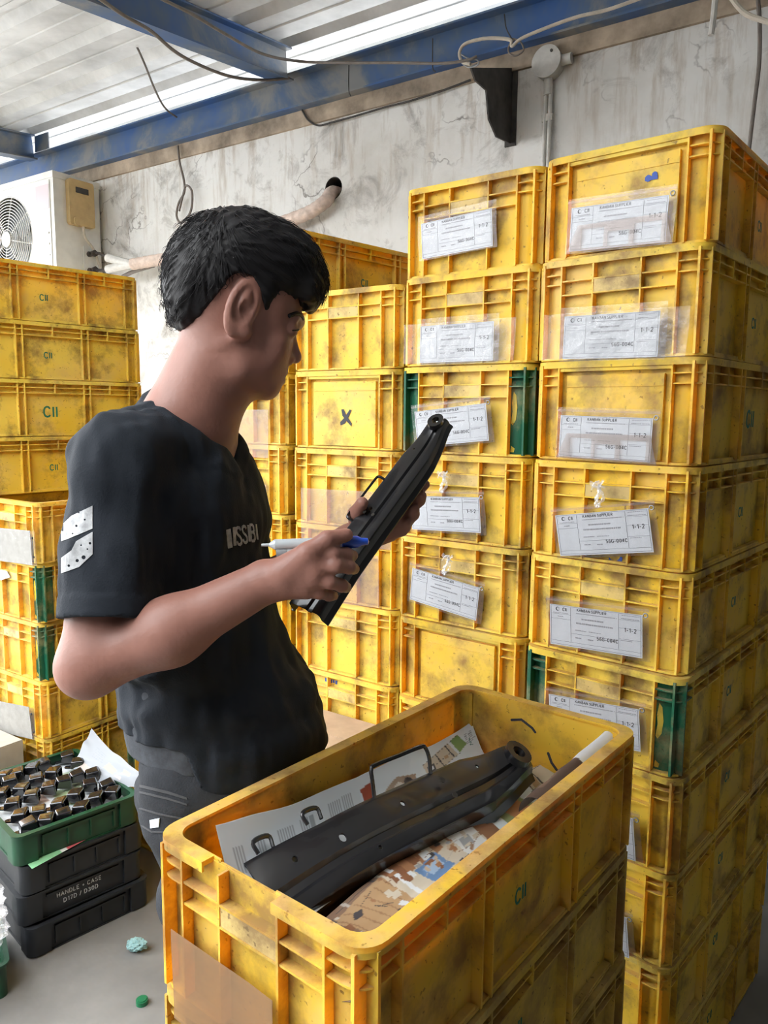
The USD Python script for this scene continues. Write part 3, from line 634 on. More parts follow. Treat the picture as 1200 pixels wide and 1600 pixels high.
clear('film_tan', (0.66, 0.55, 0.44), 0.010, 0.24, 0.3, 30.0, 0.3, (0.36, 0.25, 0.15))
o, x, y, z, w = pouch_frame(10, 0, (271, 1450), (430, 1562))
t = thing('film_pocket', 'large dirty tan film pocket on the near end of the open foreground crate', 'label pouch', mat4=frame(o, x, y, z))
obj('sleeve', xf(film_sheet(w, .118, 9, .0012, 20, 12), frame((0, -.059, .001), (1, 0, 0), (0, 1, 0), (0, 0, 1))), 'film_tan', t)
def blank(label, stack, level, TL, TR, h, w2=None, material='pale_board'):
    o, x, y, z, w = pouch_frame(stack, level, TL, TR)
    t = thing('blank_card', label, 'label card', mat4=frame(o, x, y, z))
    obj('card', bx(-w / 2, w / 2 - .03, -h, 0, 0, .001), material, t, smooth=False)
    obj('sleeve', xf(film_sheet(w, h, 5, .001), frame((0, -h / 2, .0014), (1, 0, 0), (0, 1, 0), (0, 0, 1))), 'film', t)
    for dy in (.2, .75): obj('rivet', cyl((w / 2 - .016, -h * dy, .001), (w / 2 - .016, -h * dy, .005), .0035, 10), 'dark_steel', t)
    return t
plain('board_grey', (0.27, 0.26, 0.235), 0.8, var=0.15, vscale=40)
blank('blank pale card riveted to the open crate at the left edge', 6, 0, (-70, 818), (55, 830), .112, material='board_grey')
blank('blank grey card on the lower left crate near the tray of black parts', 6, 3, (-70, 1082), (53, 1106), .112, material='board_grey')
o, x, y, z, w = pouch_frame(6, 1, (-40, 886), (28, 894))
t = thing('torn_sticker', 'torn white sticker remains on a green cornered crate, far left', 'sticker', mat4=frame(o, x, y, z))
obj('paper_scrap', extr(Polygon([(-.09, -.005), (-.02, .004), (.07, 0), (.088, -.02), (.03, -.035), (-.03, -.022), (-.09, -.04)]), 0, .0006), 'paper', t, smooth=False)
# marks scribbled on crates
def on_face(stack, level, u, v, deep=INS - 0.0005):
    loc, yaw = STACKS[(stack, level)]; d = np.array([math.cos(yaw), math.sin(yaw), 0]); n = np.array([-d[1], d[0], 0])
    p0 = loc - n * (HL - deep); w = ray(u, v); p = CAM + w * (((p0 - CAM) @ n) / (w @ n)); return frame(p, d, UP, -n)
def mark(name, label, cat_, mesh, m4, material): return obj(name, xf(mesh, m4), material, label=label, cat=cat_, smooth=False)
arm = Polygon([(-.026, -.003), (-.012, -.008), (.004, -.004), (.026, .004), (.022, .009), (-.004, .004), (-.022, .004)])
cross = unary_union([affinity.rotate(arm, 40, origin=(0, 0)), affinity.scale(affinity.rotate(arm, -55, origin=(0, 0)), .9, 1.1, origin=(0, 0))])
mark('pen_mark', 'black cross drawn on the plain crate end in front of the man', 'marking', extr(cross, 0, .0006), on_face(3, 1, 541, 653, 0.0072), 'ink_dark')
mark('pen_mark', 'blue pen blot on the topmost crate of the rightmost stack', 'marking', extr(unary_union([Point(-.006, -.002).buffer(.006), Point(.006, .003).buffer(.005), sbox(-.012, -.006, .012, .001)]), 0, .0006), on_face(1, 0, 1018, 276, 0.0072), 'ink_blue')
arc = Point(0, 0).buffer(.014).difference(Point(-.003, .006).buffer(.012)).intersection(sbox(-.02, -.02, .02, .004))
mark('pen_mark', 'blue curved pen mark below the straight hung card', 'marking', extr(arc, 0, .0006), on_face(1, 3, 962, 872), 'ink_blue')
mark('pen_mark', 'small blue stamp on the crate low behind the man\'s waist', 'marking', cat([bx(-.02 + i * .009, -.014 + i * .009, -.005 + (i % 2) * .002, .005, 0, .0006) for i in range(5)]), on_face(3, 5, 517, 1064), 'ink_blue')

# ------------------------------------------------------------------ things on the wall and under the roof
def cable(label, pts, r, material='cable_grey', cat_='cable', name='cable'):
    return obj(name, tube(pts, r, 8, 8), material, label=label, cat=cat_)
def wpts(px, D): return [atw(u, v, D if np.isscalar(D) else D[i]) for i, (u, v) in enumerate(px)]
cable('thick grey cable along the underside of the roof rafter', wpts([(150, -6), (195, 25), (235, 48), (270, 78), (300, 96), (345, 115), (380, 123), (420, 125), (452, 122)], [1.55, 1.68, 1.8, 1.95, 2.1, 2.3, 2.45, 2.58, 2.66]), .006)
cable('second grey cable crossing the rafter towards the wall beam', wpts([(248, -4), (300, 22), (350, 52), (410, 84), (470, 96), (540, 98), (620, 98), (690, 99), (730, 94), (745, 88)], [1.8, 1.95, 2.1, 2.35, 2.6, 2.62, 2.63, 2.64, 2.65, 2.66]), .0055)
cable('thin dangling wire looping down from the roof near the rafter', wpts([(199, 54), (212, 70), (226, 100), (240, 135), (252, 160), (262, 173), (276, 183)], [2.2, 2.25, 2.3, 2.4, 2.5, 2.58, 2.66]), .0045)
cable('twisted wire loop hanging down the wall from the beam', wpts([(278, 228), (281, 255), (287, 280), (288, 300), (279, 318), (276, 338), (284, 348), (298, 330), (300, 300), (291, 290), (286, 305), (280, 330)], 2.72), .0055)
cable('coiled pale cable crossing the beam toward the upper right corner', wpts([(735, 100), (722, 96), (718, 82), (728, 68), (760, 60), (796, 62), (800, 72), (815, 60), (850, 45), (900, 27), (950, 15), (1010, -6)], 2.655), .006, 'cable_beige')
cable('small wire coil on the beam beside the dark gusset plate', wpts([(798, 60), (812, 64), (818, 78), (806, 87), (795, 82), (796, 70), (804, 62), (798, 60)], 2.66), .003)
cable('thin wire ring hanging on the beam left of the gusset plate', wpts([(745, 100), (732, 105), (720, 96), (719, 85), (733, 92), (746, 94), (747, 101), (735, 106)], 2.67), .0028, 'steel_grey')
cable('brown cable hanging down the wall at the right edge', wpts([(1184, -6), (1187, 40), (1186, 100), (1179, 160), (1172, 218), (1168, 260)], 2.72), .0065, 'cable_grey')
cable('short white plastic pipe hanging at the upper right', wpts([(1118, -8), (1115, 25), (1111, 55)], 2.60), .009, 'pvc_white', 'pipe', 'hanging_pipe')
cable('beige cable in the top right corner', wpts([(1140, -8), (1153, 10), (1170, 24), (1205, 36)], 2.55), .0075, 'cable_beige')
cable('thin black wire running under the beam along the plaster band', wpts([(472, 172), (482, 188), (498, 196), (520, 191), (560, 180), (600, 168), (640, 158), (690, 142), (735, 125)], WALL_D - .02), .004, 'dark_steel')
for i, (lab, px) in enumerate([('wire tie around the beam right of the rafter', [(545, 102), (545, 140), (548, 150)]), ('wire tie around the beam left of the gusset plate', [(676, 60), (676, 104), (680, 112)]),
                               ('wire tie around the beam above the gusset plate', [(788, 22), (791, 44), (799, 60)])]):
    cable(lab, wpts(px, 2.645), .0022, 'dark_steel', 'wire', 'wire_tie')
# dark gusset plate standing out from the wall under the beam
g_o = atw(801, 112, WALL_D)
def on_cross(u, v): w = ray(u, v); return CAM + w * (((g_o - CAM) @ DW) / (w @ DW))
gp = [on_cross(u, v) - g_o for u, v in ((735, 106), (742, 126), (759, 141), (763, 186), (775, 214))]
outl = Polygon([(0, .012)] + [(min(q @ NW, -.004), q[2]) for q in gp] + [(0, gp[-1][2] + .010)]).buffer(0)
gm = xf(extr(outl, -0.003, 0.003), frame(g_o, NW, UP, np.cross(NW, UP)))
t = thing('gusset_plate', 'dark cobwebbed steel gusset plate fixed to the wall under the beam', 'bracket')
obj('plate', gm, 'dark_steel', t, smooth=False)
obj('wall_flange', xf(bx(-.006, 0, gp[-1][2], .012, -.022, .022), frame(g_o, NW, UP, np.cross(NW, UP))), 'dark_steel', t)
# junction box and conduit
jb = atw(861, 103, WALL_D)
t = thing('junction_box', 'round white junction box on the wall with two conduits below', 'junction box')
obj('box', cyl(jb + NW * .005, jb - NW * .042, .052, 32), 'pvc_white', t); obj('lid', cyl(jb - NW * .040, jb - NW * .047, .054, 32), 'pvc_white', t)
obj('side_socket', cyl(jb - NW * .02 + DW * .045, jb - NW * .02 + DW * .085, .018, 16), 'pvc_white', t)
obj('screw', cyl(jb - NW * .046 + DW * .02 + UP * .03, jb - NW * .050 + DW * .02 + UP * .03, .005, 10), 'dark_steel', t)
cj = jb - UP * .05 - NW * .018
obj('coupling', cyl(cj + UP * .01, cj - UP * .055, .016, 16), 'pvc_white', t)
for k, du in enumerate((-.008, .010)):
    obj('conduit', cyl(cj + DW * du - UP * .02, cj + DW * du - UP * .70, .008, 12), 'pvc_white', t)
obj('clip', xf(bx(-.02, .02, -.006, .006, -.012, .012), frame(cj - UP * .13, DW, NW, UP)), 'pvc_white', t)
# insulated pipe into the wall hole
pp = wpts([(207, 413), (235, 408), (270, 402), (330, 385), (400, 362), (450, 345), (485, 331), (508, 315), (520, 301)], [2.60, 2.62, 2.64, 2.66, 2.68, 2.685, 2.69, 2.705, 2.76]) + [atw(520, 301, 2.76) + NW * .1]
t = thing('insulated_pipe', 'tape wrapped insulated pipe from the air conditioner into the wall hole', 'pipe')
pw = spline(pp, 14); obj('wrapped_pipe', tube(pw, 0.0285 + 0.0009 * np.sin(np.arange(len(pw)) * 1.3), 14, raw=True), 'tape_wrap', t)
p0 = pp[0]
for px, nm in (((168, 403), 'foam'), ((168, 421), 'foam')):
    q = atw(*px, 2.585); obj('foam_sleeve', tube([q, q * .5 + p0 * .5, p0], 0.021, 12, 6), 'pvc_white', t, label='cream foam sleeve')
obj('drain_hose', tube(wpts([(192, 432), (210, 424), (240, 415)], 2.64), .010, 10), 'cable_grey', t)
# outdoor air conditioner on wall brackets
AD = 2.45
a0 = atw(82, 268, AD); AWd, AHt, ADp = 0.80, 0.58, 0.272
fa = frame(a0, -DW, NW, UP)                        # x to the left along the wall, y into the wall, z up; origin right-front-top corner
ac = thing('air_conditioner', 'white outdoor air conditioner unit on the wall at the upper left', 'air conditioner')
A = lambda m: (lambda q: trimesh.Trimesh(q.vertices, q.faces[:, ::-1], process=False))(xf(m, fa))
fcx, fcz, FR = 0.385, -0.30, 0.225
fc = (np.linalg.inv(fa) @ np.append(atw(14, 375, AD), 1))[:3]; fcx, fcz = float(fc[0]), float(fc[2])
hol = Point(fcx, fcz).buffer(FR, quad_segs=24)
front = affinity.translate(sbox(0, -AHt, AWd, 0).buffer(-.012).buffer(.012), 0, 0).difference(hol)
fm = trimesh.creation.extrude_polygon(front, .012, engine='earcut')          # local (x, z, depth)
fm.apply_transform(frame((0, 0, 0), (1, 0, 0), (0, 0, 1), (0, 1, 0)))
obj('front_panel', xf(fm, fa), 'cabinet_white', ac, smooth=False)
obj('cabinet', cat([A(bx(0, .004, .012, ADp, -AHt, 0)), A(bx(AWd - .004, AWd, .012, ADp, -AHt, 0)), A(bx(0, AWd, ADp - .004, ADp, -AHt, 0)), A(bx(0, AWd, .012, ADp, -AHt, -AHt + .004))]), 'cabinet_white', ac)
obj('top_cover', A(bx(-.004, AWd + .004, -.004, ADp + .002, -.026, .006)), 'cabinet_white', ac)
obj('fan_shroud', A(cyl((fcx, .10, fcz), (fcx, .104, fcz), FR, 40)), 'steel_grey', ac)
gr = []
for i in range(1, 15):
    rr = FR * (i + .4) / 14.6; a = np.linspace(0, 2 * PI, 45)
    gr.append(tube(np.stack([fcx + rr * np.cos(a), np.full(45, .001 - .012 * (1 - (rr / FR) ** 2)), fcz + rr * np.sin(a)], 1), .0026, 5, raw=True))
for k in range(8):
    a = k * PI / 4 + .2; rs = np.linspace(.04, FR, 6); gr.append(tube(np.stack([fcx + rs * np.cos(a), .003 - .012 * (1 - (rs / FR) ** 2), fcz + rs * np.sin(a)], 1), .003, 5, raw=True))
obj('fan_grille', A(cat(gr)), 'cabinet_white', ac)
obj('fan_hub', A(cyl((fcx, -.016, fcz), (fcx, .004, fcz), .042, 28)), 'pvc_white', ac, label='bright white round hub')
for k in range(3):
    a = k * 2 * PI / 3; bl = affinity.rotate(Point(.11, 0).buffer(.085, quad_segs=8), math.degrees(a), origin=(0, 0))
    bm = trimesh.creation.extrude_polygon(bl, .006, engine='earcut'); bm.apply_transform(frame((fcx, .06, fcz), (1, .18, 0), (0, .1, 1), (0, 1, 0)))
    obj('fan_blade', A(bm), 'steel_grey', ac)
obj('seam_panel', A(bx(.030, .165, -.004, .002, -.56, -.035)), 'cabinet_white', ac); obj('pink_sticker', A(bx(.036, .150, -.0052, -.003, -.175, -.055)), 'pink_label', ac, label='faded pinkish sticker')
for k in range(4): obj('louvre', A(bx(.045, .140, -.008, -.003, -.30 - k * .055, -.292 - k * .055)), 'cabinet_white', ac)
cov = xf(extr(rrect(.075, .115, .014), 0, .030), frame((0, 0, 0), (0, 1, 0), (0, 0, 1), (-1, 0, 0)))
cc = (np.linalg.inv(fa) @ np.append(atw(117, 321, AD + .145), 1))[:3]
cv = obj('side_cover', A(xf(cov, frame((0.001, cc[1], cc[2]), (1, 0, 0), (0, 1, 0), (0, 0, 1)))), 'cover_beige', ac, label='yellowed plastic terminal cover')
obj('grip_slot', A(bx(-.032, -.028, cc[1] - .035, cc[1] + .040, cc[2] + .05, cc[2] + .078)), 'dark_steel', cv)
obj('cable_boss', A(xf(extr(rrect(.055, .022, .018), 0, .012), frame((-.028, cc[1], cc[2] - .095), (0, 1, 0), (0, 0, 1), (-1, 0, 0)))), 'cover_beige', cv)
L_ = lambda x, y, z: (fa @ np.array([x, y, z, 1]))[:3]
obj('flex_lead', tube([L_(-.03, cc[1], cc[2] - .11), L_(-.03, cc[1] + .01, cc[2] - .17), L_(-.025, cc[1] + .06, cc[2] - .22), L_(-.03, cc[1] + .09, cc[2] - .30), L_(-.04, cc[1] + .1, cc[2] - .36)], .007, 8), 'cable_beige', ac)
vp = (np.linalg.inv(fa) @ np.append(atw(130, 405, AD + .19), 1))[:3]
obj('valve_plate', A(bx(-.004, .002, vp[1] - .03, vp[1] + .03, vp[2] - .09, vp[2] + .06)), 'cabinet_white', ac)
for dz in (.02, -.065):
    v = obj('valve', cat([A(cyl((0, vp[1], vp[2] + dz), (-.05, vp[1], vp[2] + dz), .013, 12)), A(cyl((-.03, vp[1] - .02, vp[2] + dz), (-.03, vp[1] + .02, vp[2] + dz), .010, 12)), A(cyl((-.05, vp[1], vp[2] + dz), (-.062, vp[1], vp[2] + dz), .018, 6))]), 'copper_dark', ac)
    tgt = atw(168, 403 if dz > 0 else 421, 2.585)
    obj('pipe_stub', tube([L_(-.05, vp[1], vp[2] + dz), L_(-.09, vp[1] + .01, vp[2] + dz - .004), tgt], .008, 8), 'copper_dark', ac)
for xx in (.12, .68):
    obj('wall_bracket', cat([A(bx(xx - .02, xx + .02, 0.0, WALL_D - AD - .001, -AHt - .03, -AHt)), A(bx(xx - .02, xx + .02, WALL_D - AD - .012, WALL_D - AD - .001, -AHt - .3, -AHt))]), 'steel_grey', ac)
#WALLTHINGS_END

# ------------------------------------------------------------------ pressed steel parts (channel with a boss at one end, a clip and wire handles)
BL = 0.46; BOW = 0.75
def bracket_section(x):
    k = np.clip(x / 0.10, 0, 1); w = 0.019 + 0.015 * k + 0.006 * np.clip((x - .36) / .10, 0, 1)
    h = 0.016 + 0.012 * np.clip(x / .14, 0, 1)
    zc = -BOW * max(0.0, x - 0.26) ** 2 + 0.010 * math.exp(-((x - .015) / .03) ** 2)
    o = [(-w - .006, -h), (-w, -h), (-w, -.006), (-w + .002, -.002), (-w + .007, 0), (-w * .25, .0012), (.10 * w, 0.0005), (.22 * w, -.004), (.42 * w, -.004), (.55 * w, 0.001), (w - .007, 0), (w - .002, -.002), (w, -.006), (w + .002, -h * .7), (w + .010, -h)]
    t = .0022
    i = [(-w - .006, -h - t), (-w + t, -h - t), (-w + t, -.008), (-w + .005, -.004), (-w + .008, -t), (-w * .25, .0012 - t), (.10 * w, -t), (.22 * w, -.004 - t), (.42 * w, -.004 - t), (.55 * w, -t), (w - .008, -t), (w - .005, -.004), (w - t, -.008), (w - t, -h * .7), (w + .010, -h - t)]
    return np.array([(x, y, z + zc) for y, z in o + i[::-1]])
def bracket_mesh():
    xs = np.concatenate([np.linspace(0, .10, 14), np.linspace(.115, BL, 34)]); S = [bracket_section(x) for x in xs]; n = len(S[0]); V = np.vstack(S); F = []
    for i in range(len(S) - 1):
        for j in range(n):
            a, b = i * n + j, i * n + (j + 1) % n; F += [(a, b + n, b), (a, a + n, b + n)]
    e = (len(S) - 1) * n
    for j in range(n // 2 - 1):
        k = n - 1 - j
        F += [(j, j + 1, k - 1), (j, k - 1, k), (e + j, e + k - 1, e + j + 1), (e + j, e + k, e + k - 1)]
    m = trimesh.Trimesh(V, F, process=False); m.fix_normals(); return m
def steel_part(name, label, m4, clip=0.165, wire=(-.001, .105), wo=.022, wz=.022):
    t = thing(name, label, 'steel part', mat4=m4)
    b = to_m3(bracket_mesh())
    for (hx, hy, r) in ((.085, -.014, .0028), (.24, -.010, .0035), (.345, -.006, .0048), (.41, -.012, .0035), (.31, .022, .0026)):
        b = b - to_m3(cyl((hx, hy, -.08), (hx, hy, .05), r, 16))
    b = b - to_m3(cyl((.018, 0, -.05), (.018, 0, .05), .0085, 18))
    obj('channel', from_m3(b), 'black_steel', t, smooth=35)
    zb = bracket_section(.018)[5][2]
    bo = to_m3(cyl((.018, 0, zb - .004), (.018, 0, zb + .007), .0175, 28)) - to_m3(cyl((.018, 0, -.05), (.018, 0, .08), .0085, 18))
    obj('boss', from_m3(bo), 'black_steel', t)
    zc = bracket_section(clip)[5][2]
    cl = [bx(clip - .016, clip + .016, -.030, .028, zc + .0008, zc + .004), tube([(clip - .014, -.034, zc - .008), (clip - .014, -.031, zc + .003), (clip - .014, .028, zc + .004), (clip - .014, .034, zc - .008)], .0028, 8, 6),
          tube([(clip + .014, -.034, zc - .008), (clip + .014, -.031, zc + .003), (clip + .014, .028, zc + .004), (clip + .014, .034, zc - .008)], .0028, 8, 6), bx(clip - .012, clip + .012, -.018, -.004, zc + .003, zc + .0075), bx(clip - .010, clip + .010, .006, .018, zc + .003, zc + .0065)]
    for k in (-.012, .010): obj('clip_hole', cyl((clip, k, zc + .006), (clip, k, zc + .0078), .0035, 12), 'hole_dark', t)
    y = -.030
    w0, w1 = clip + wire[0], clip + wire[1]
    obj('wire_handle', tube([(w0, y, zc - .002), (w0, y - wo * .5, zc + wz * .6), (w0 + .002, y - wo * .9, zc + wz * .92), (w0 + .010, y - wo, zc + wz), ((w0 + w1) / 2, y - wo, zc + wz), (w1 - .010, y - wo, zc + wz), (w1 - .002, y - wo * .9, zc + wz * .9), (w1, y - wo * .5, zc + wz * .5), (w1, y, zc - .004)], .0026, 8, 8), 'black_steel', t)
    for x in (BL - .10, BL - .03):
        z = bracket_section(x)[5][2] - .006; y = -.038
        obj('wire_loop', tube([(x - .011, y, z), (x - .011, y - .012, z + .003), (x + .011, y - .012, z + .003), (x + .011, y, z)], .0026, 8, 5), 'black_steel', t)
    return t

# ------------------------------------------------------------------ printed sheets
def canvas(h, w, col=(.62, .70, .76)): c = np.empty((h, w, 3)); c[:] = col; return c
def R_(c, x0, y0, x1, y1, col):
    h, w = c.shape[:2]; c[int(max(0, y0) * h):int(min(1, y1) * h), int(max(0, x0) * w):int(min(1, x1) * w)] = col
def Pg(c, pts, col):
    h, w = c.shape[:2]; P = np.asarray(pts, float) * [w, h]; yy, xx = np.mgrid[0:h, 0:w] + .5; ins = np.zeros((h, w), bool); j = len(P) - 1
    for i in range(len(P)):
        a, b = P[i], P[j]
        if a[1] != b[1]: ins ^= ((a[1] > yy) != (b[1] > yy)) & (xx < (b[0] - a[0]) * (yy - a[1]) / (b[1] - a[1]) + a[0])
        j = i
    c[ins] = col
def El(c, x, y, rx, ry, col):
    h, w = c.shape[:2]; yy, xx = np.mgrid[0:h, 0:w]; c[((xx / w - x) / rx) ** 2 + ((yy / h - y) / ry) ** 2 < 1] = col
def Ln(c, p, q, wd, col):
    p, q = np.asarray(p, float), np.asarray(q, float); d = unit(q - p); nn = np.array([-d[1], d[0]]) * wd / 2; Pg(c, [p + nn, q + nn, q - nn, p - nn], col)
def Tx(c, x0, y0, x1, y1, rows, seed, col=(.30, .33, .37)):
    r = random.Random(seed)
    for i in range(rows):
        y = y0 + (y1 - y0) * (i + .5) / rows; x = x0; end = x1 - r.random() * (x1 - x0) * .35
        while x < end:
            w = r.uniform(.01, .03); R_(c, x, y, x + w, y + (y1 - y0) / rows * .45, col); x += w + .008
BRN, TAN, GRN, BLU, DK, WHT, CRM, GRY, RED = (.23, .10, .05), (.47, .31, .17), (.22, .34, .12), (.14, .25, .45), (.05, .045, .05), (.72, .76, .80), (.60, .54, .44), (.34, .36, .38), (.32, .07, .04)
def sheet(name, label, cat_, f, img, nu, nv, m4, parent=None, thick=.0005, group=None):
    us, vs = np.linspace(0, 1, nu), np.linspace(0, 1, nv)
    top = np.array([[f(u, v) for u in us] for v in vs]).reshape(-1, 3)
    U, Vv = np.meshgrid(us, vs); h, w = img.shape[:2]
    col = img[np.clip((Vv * h).astype(int), 0, h - 1), np.clip((U * w).astype(int), 0, w - 1)].reshape(-1, 3)
    G = top.reshape(nv, nu, 3); N = np.cross(np.gradient(G, axis=1), np.gradient(G, axis=0)); N /= np.maximum(np.linalg.norm(N, axis=2, keepdims=True), 1e-9)
    if N[..., 2].mean() < 0: N = -N
    bot = (G - N * thick).reshape(-1, 3); n = nu * nv
    I = np.arange(n).reshape(nv, nu); a, b, c_, d_ = I[:-1, :-1].ravel(), I[:-1, 1:].ravel(), I[1:, 1:].ravel(), I[1:, :-1].ravel()
    F = np.concatenate([np.stack([a, b, c_], 1), np.stack([a, c_, d_], 1)]); F2 = F[:, ::-1] + n
    ed = np.concatenate([I[0, :], I[1:, -1], I[-1, -2::-1], I[-2:0:-1, 0]]); e2 = np.roll(ed, -1)
    Fs = np.concatenate([np.stack([ed, e2 + n, e2], 1), np.stack([ed, ed + n, e2 + n], 1)])
    V = np.vstack([top, bot]); V = V @ m4[:3, :3].T + m4[:3, 3]
    m = trimesh.Trimesh(V, np.vstack([F, F2, Fs]), process=False)
    return obj(name, m, 'printed', parent, True, label, cat_, group, colors=np.vstack([col, col]))
def nz(*p, s=0): return float(meshkit.noise(np.array([p], float), s)[0]) - .5
def lerp(a, b, t): return a + (b - a) * t

# the text and floor plan sheet that leans on the far long wall
c = canvas(260, 640, (.72, .79, .84))
for i, (x, rows) in enumerate([(.03, 4), (.10, 3), (.16, 7), (.235, 6), (.31, 9), (.385, 8)]):
    r = random.Random(i)
    for k in range(rows): R_(c, x + k * .008, .30 - .02 * i, x + k * .008 + .0035, .30 - .02 * i + r.uniform(.2, .5), (.34, .38, .42))
Tx(c, .05, .80, .16, .97, 7, 3)
Tx(c, .22, .82, .30, .98, 7, 4)
Pg(c, [(.455, .22), (.505, .18), (.505, .62), (.46, .70)], RED); Pg(c, [(.46, .70), (.505, .62), (.52, .80), (.47, .85)], BRN)
Pg(c, [(.54, .46), (.60, .32), (.68, .40), (.67, .72), (.55, .75)], (.40, .30, .22)); Pg(c, [(.55, .55), (.60, .42), (.63, .5), (.6, .7)], (.75, .72, .66)); El(c, .64, .5, .02, .1, DK)
El(c, .70, .62, .035, .1, GRN); El(c, .74, .75, .03, .08, (.15, .2, .1))
Pg(c, [(.72, .34), (.80, .22), (.86, .14), (.89, .50), (.80, .62), (.73, .66)], CRM)
for p, q in [((.72, .34), (.89, .13)), ((.73, .66), (.90, .50)), ((.79, .24), (.81, .62)), ((.845, .16), (.87, .52)), ((.75, .5), (.86, .38))]: Ln(c, p, q, .006, DK)
R_(c, .735, .42, .77, .58, DK); R_(c, .742, .46, .764, .54, WHT); R_(c, .825, .38, .845, .46, TAN)
Pg(c, [(.875, .13), (.915, .08), (.945, .40), (.90, .48)], GRN); Ln(c, (.875, .13), (.915, .08), .005, DK)
Tx(c, .945, .16, .985, .42, 6, 9)
for k in range(9): El(c, .962 + .004 * math.sin(k * 1.7), .34 + .02 * k, .004, .012, (.1, .22, .22))
c = c[np.clip((np.arange(260) / .60).astype(int), 0, 259)]; c[157:] = (.72, .79, .84)
def fA(u, v):
    y = lerp(-.275, .335, u); top = lerp(.190, .148, min(1, u * 2.2)) - .014 * u - .006 * math.sin(u * 9)
    a = np.array([-.143, y, top]); b = np.array([-.012, y - .02 - .06 * u, .098 + .01 * u])
    s = v ** 1.05; p = a * (1 - s) + b * s; p[2] -= .030 * math.sin(PI * s) * (1 - .4 * u); p[0] -= .012 * math.sin(PI * s)
    p += np.array([.004 * nz(u * 6, v * 3, 1), 0, .006 * nz(u * 9, v * 4, 5)]); p[0] = max(p[0], -.1505); return p
sheet('printed_sheet', 'pale blue printed sheet with text and a floor plan leaning inside the open crate', 'paper sheet', fA, c, 260, 90, HERO)
# the illustrated room sheet in front of the steel part
c = canvas(420, 560, (.72, .79, .84))
Pg(c, [(0, .0), (.34, .0), (.36, .9), (.28, 1), (0, 1)], (.24, .15, .10))
for k in range(9): Ln(c, (0.0, .08 + k * .11), (.30, .04 + k * .11), .007, (.60, .57, .52) if k % 2 else DK)
for k in range(4): Ln(c, (.03 + k * .085, 0), (.05 + k * .085, .95), .008, (.55, .50, .45) if k % 2 == 0 else DK)
Pg(c, [(.0, .72), (.2, .66), (.25, .86), (.05, .95)], (.30, .26, .25)); Pg(c, [(0, .15), (.12, .1), (.14, .3), (0, .36)], DK)
Pg(c, [(.14, .12), (.33, .05), (.36, .45), (.2, .62)], TAN)
for k in range(6): Ln(c, (.15 + .03 * k, .12), (.20 + .03 * k, .58), .004, (.33, .19, .10))
Pg(c, [(.30, .0), (.62, .0), (.64, .86), (.40, .92), (.33, .6)], CRM)
Pg(c, [(.31, .0), (.44, .0), (.42, .16), (.32, .22)], BRN); Pg(c, [(.48, .0), (.60, .0), (.60, .12), (.49, .14)], (.33, .16, .08))
for k in range(5): Pg(c, [(.36 + .05 * k, .04 + .05 * (k % 2)), (.385 + .05 * k, .03), (.39 + .05 * k, .20), (.365 + .05 * k, .22)], (.36, .18, .09))
Pg(c, [(.38, .22), (.46, .18), (.48, .40), (.40, .46)], BLU); Pg(c, [(.40, .25), (.45, .22), (.46, .33), (.41, .36)], (.35, .48, .66))
El(c, .47, .62, .075, .16, WHT)
for k in range(9): Ln(c, (.41, .52 + .026 * k), (.53, .49 + .026 * k), .004, GRY)
Pg(c, [(.52, .14), (.61, .12), (.62, .48), (.54, .52)], (.70, .72, .72)); R_(c, .54, .24, .58, .34, GRY); R_(c, .55, .40, .60, .45, DK)
Pg(c, [(.60, .0), (.67, .05), (.67, .82), (.62, .86)], (.26, .13, .07)); Pg(c, [(.36, .82), (.62, .78), (.60, 1), (.34, 1)], (.50, .50, .50))
Ln(c, (.33, .02), (.37, .92), .012, WHT); Ln(c, (.28, .96), (.62, .90), .02, WHT)
Pg(c, [(.71, .12), (.80, .04), (.85, .42), (.80, .66), (.71, .58)], (.28, .33, .16)); Pg(c, [(.73, .18), (.80, .14), (.82, .36), (.75, .44)], (.50, .24, .12))
for k in range(26): r = random.Random(k); El(c, .72 + r.random() * .12, .40 + r.random() * .24, .009, .016, [GRN, (.3, .2, .1), (.10, .16, .07), (.55, .5, .45)][k % 4])
Pg(c, [(.885, .0), (1, .0), (1, .80), (.95, .92), (.885, .6)], CRM)
for p, q in [((.885, .05), (1, .0)), ((.89, .30), (1, .24)), ((.90, .55), (1, .5)), ((.93, 0), (.95, .8)), ((.885, .0), (.90, .6))]: Ln(c, p, q, .006, DK)
Pg(c, [(.87, .42), (.93, .40), (.94, .72), (.88, .80)], GRN); R_(c, .90, .12, .93, .22, TAN); R_(c, .88, .22, .90, .30, DK); R_(c, .955, .35, .985, .5, (.2, .2, .2))
rB = random.Random(21)
for k in range(150):
    x, y = rB.uniform(.02, .66), rB.uniform(.05, .97); w_, h_ = rB.uniform(.006, .026), rB.uniform(.02, .09); sk = rB.uniform(-.012, .012)
    Pg(c, [(x, y), (x + w_, y - sk), (x + w_ + sk, y + h_), (x + sk, y + h_ + sk)], rB.choice([BRN, TAN, CRM, DK, (.36, .18, .09), (.55, .42, .30), WHT, GRY, (.30, .20, .13)]))
for k in range(40):
    x, y = rB.uniform(.05, .64), rB.uniform(.1, .95); Ln(c, (x, y), (x + rB.uniform(.02, .06), y + rB.uniform(-.1, .1)), .004, rB.choice([DK, BRN, (.5, .45, .4)]))
def fB(u, v):
    y = lerp(-.318, .300, u)
    x0, x1 = -.004 + .024 * u, .1475; s = v
    x = lerp(x0, x1, s); z = .092 + .020 * u + .098 * max(0, s - .38) ** 1.5 * (1 - .25 * u) + .010 * math.sin(s * 5 + u * 3)
    return np.array([x, y - .02 * s, z + .010 * nz(u * 7, v * 4, 3) + .004 * nz(u * 17, v * 9, 8)])
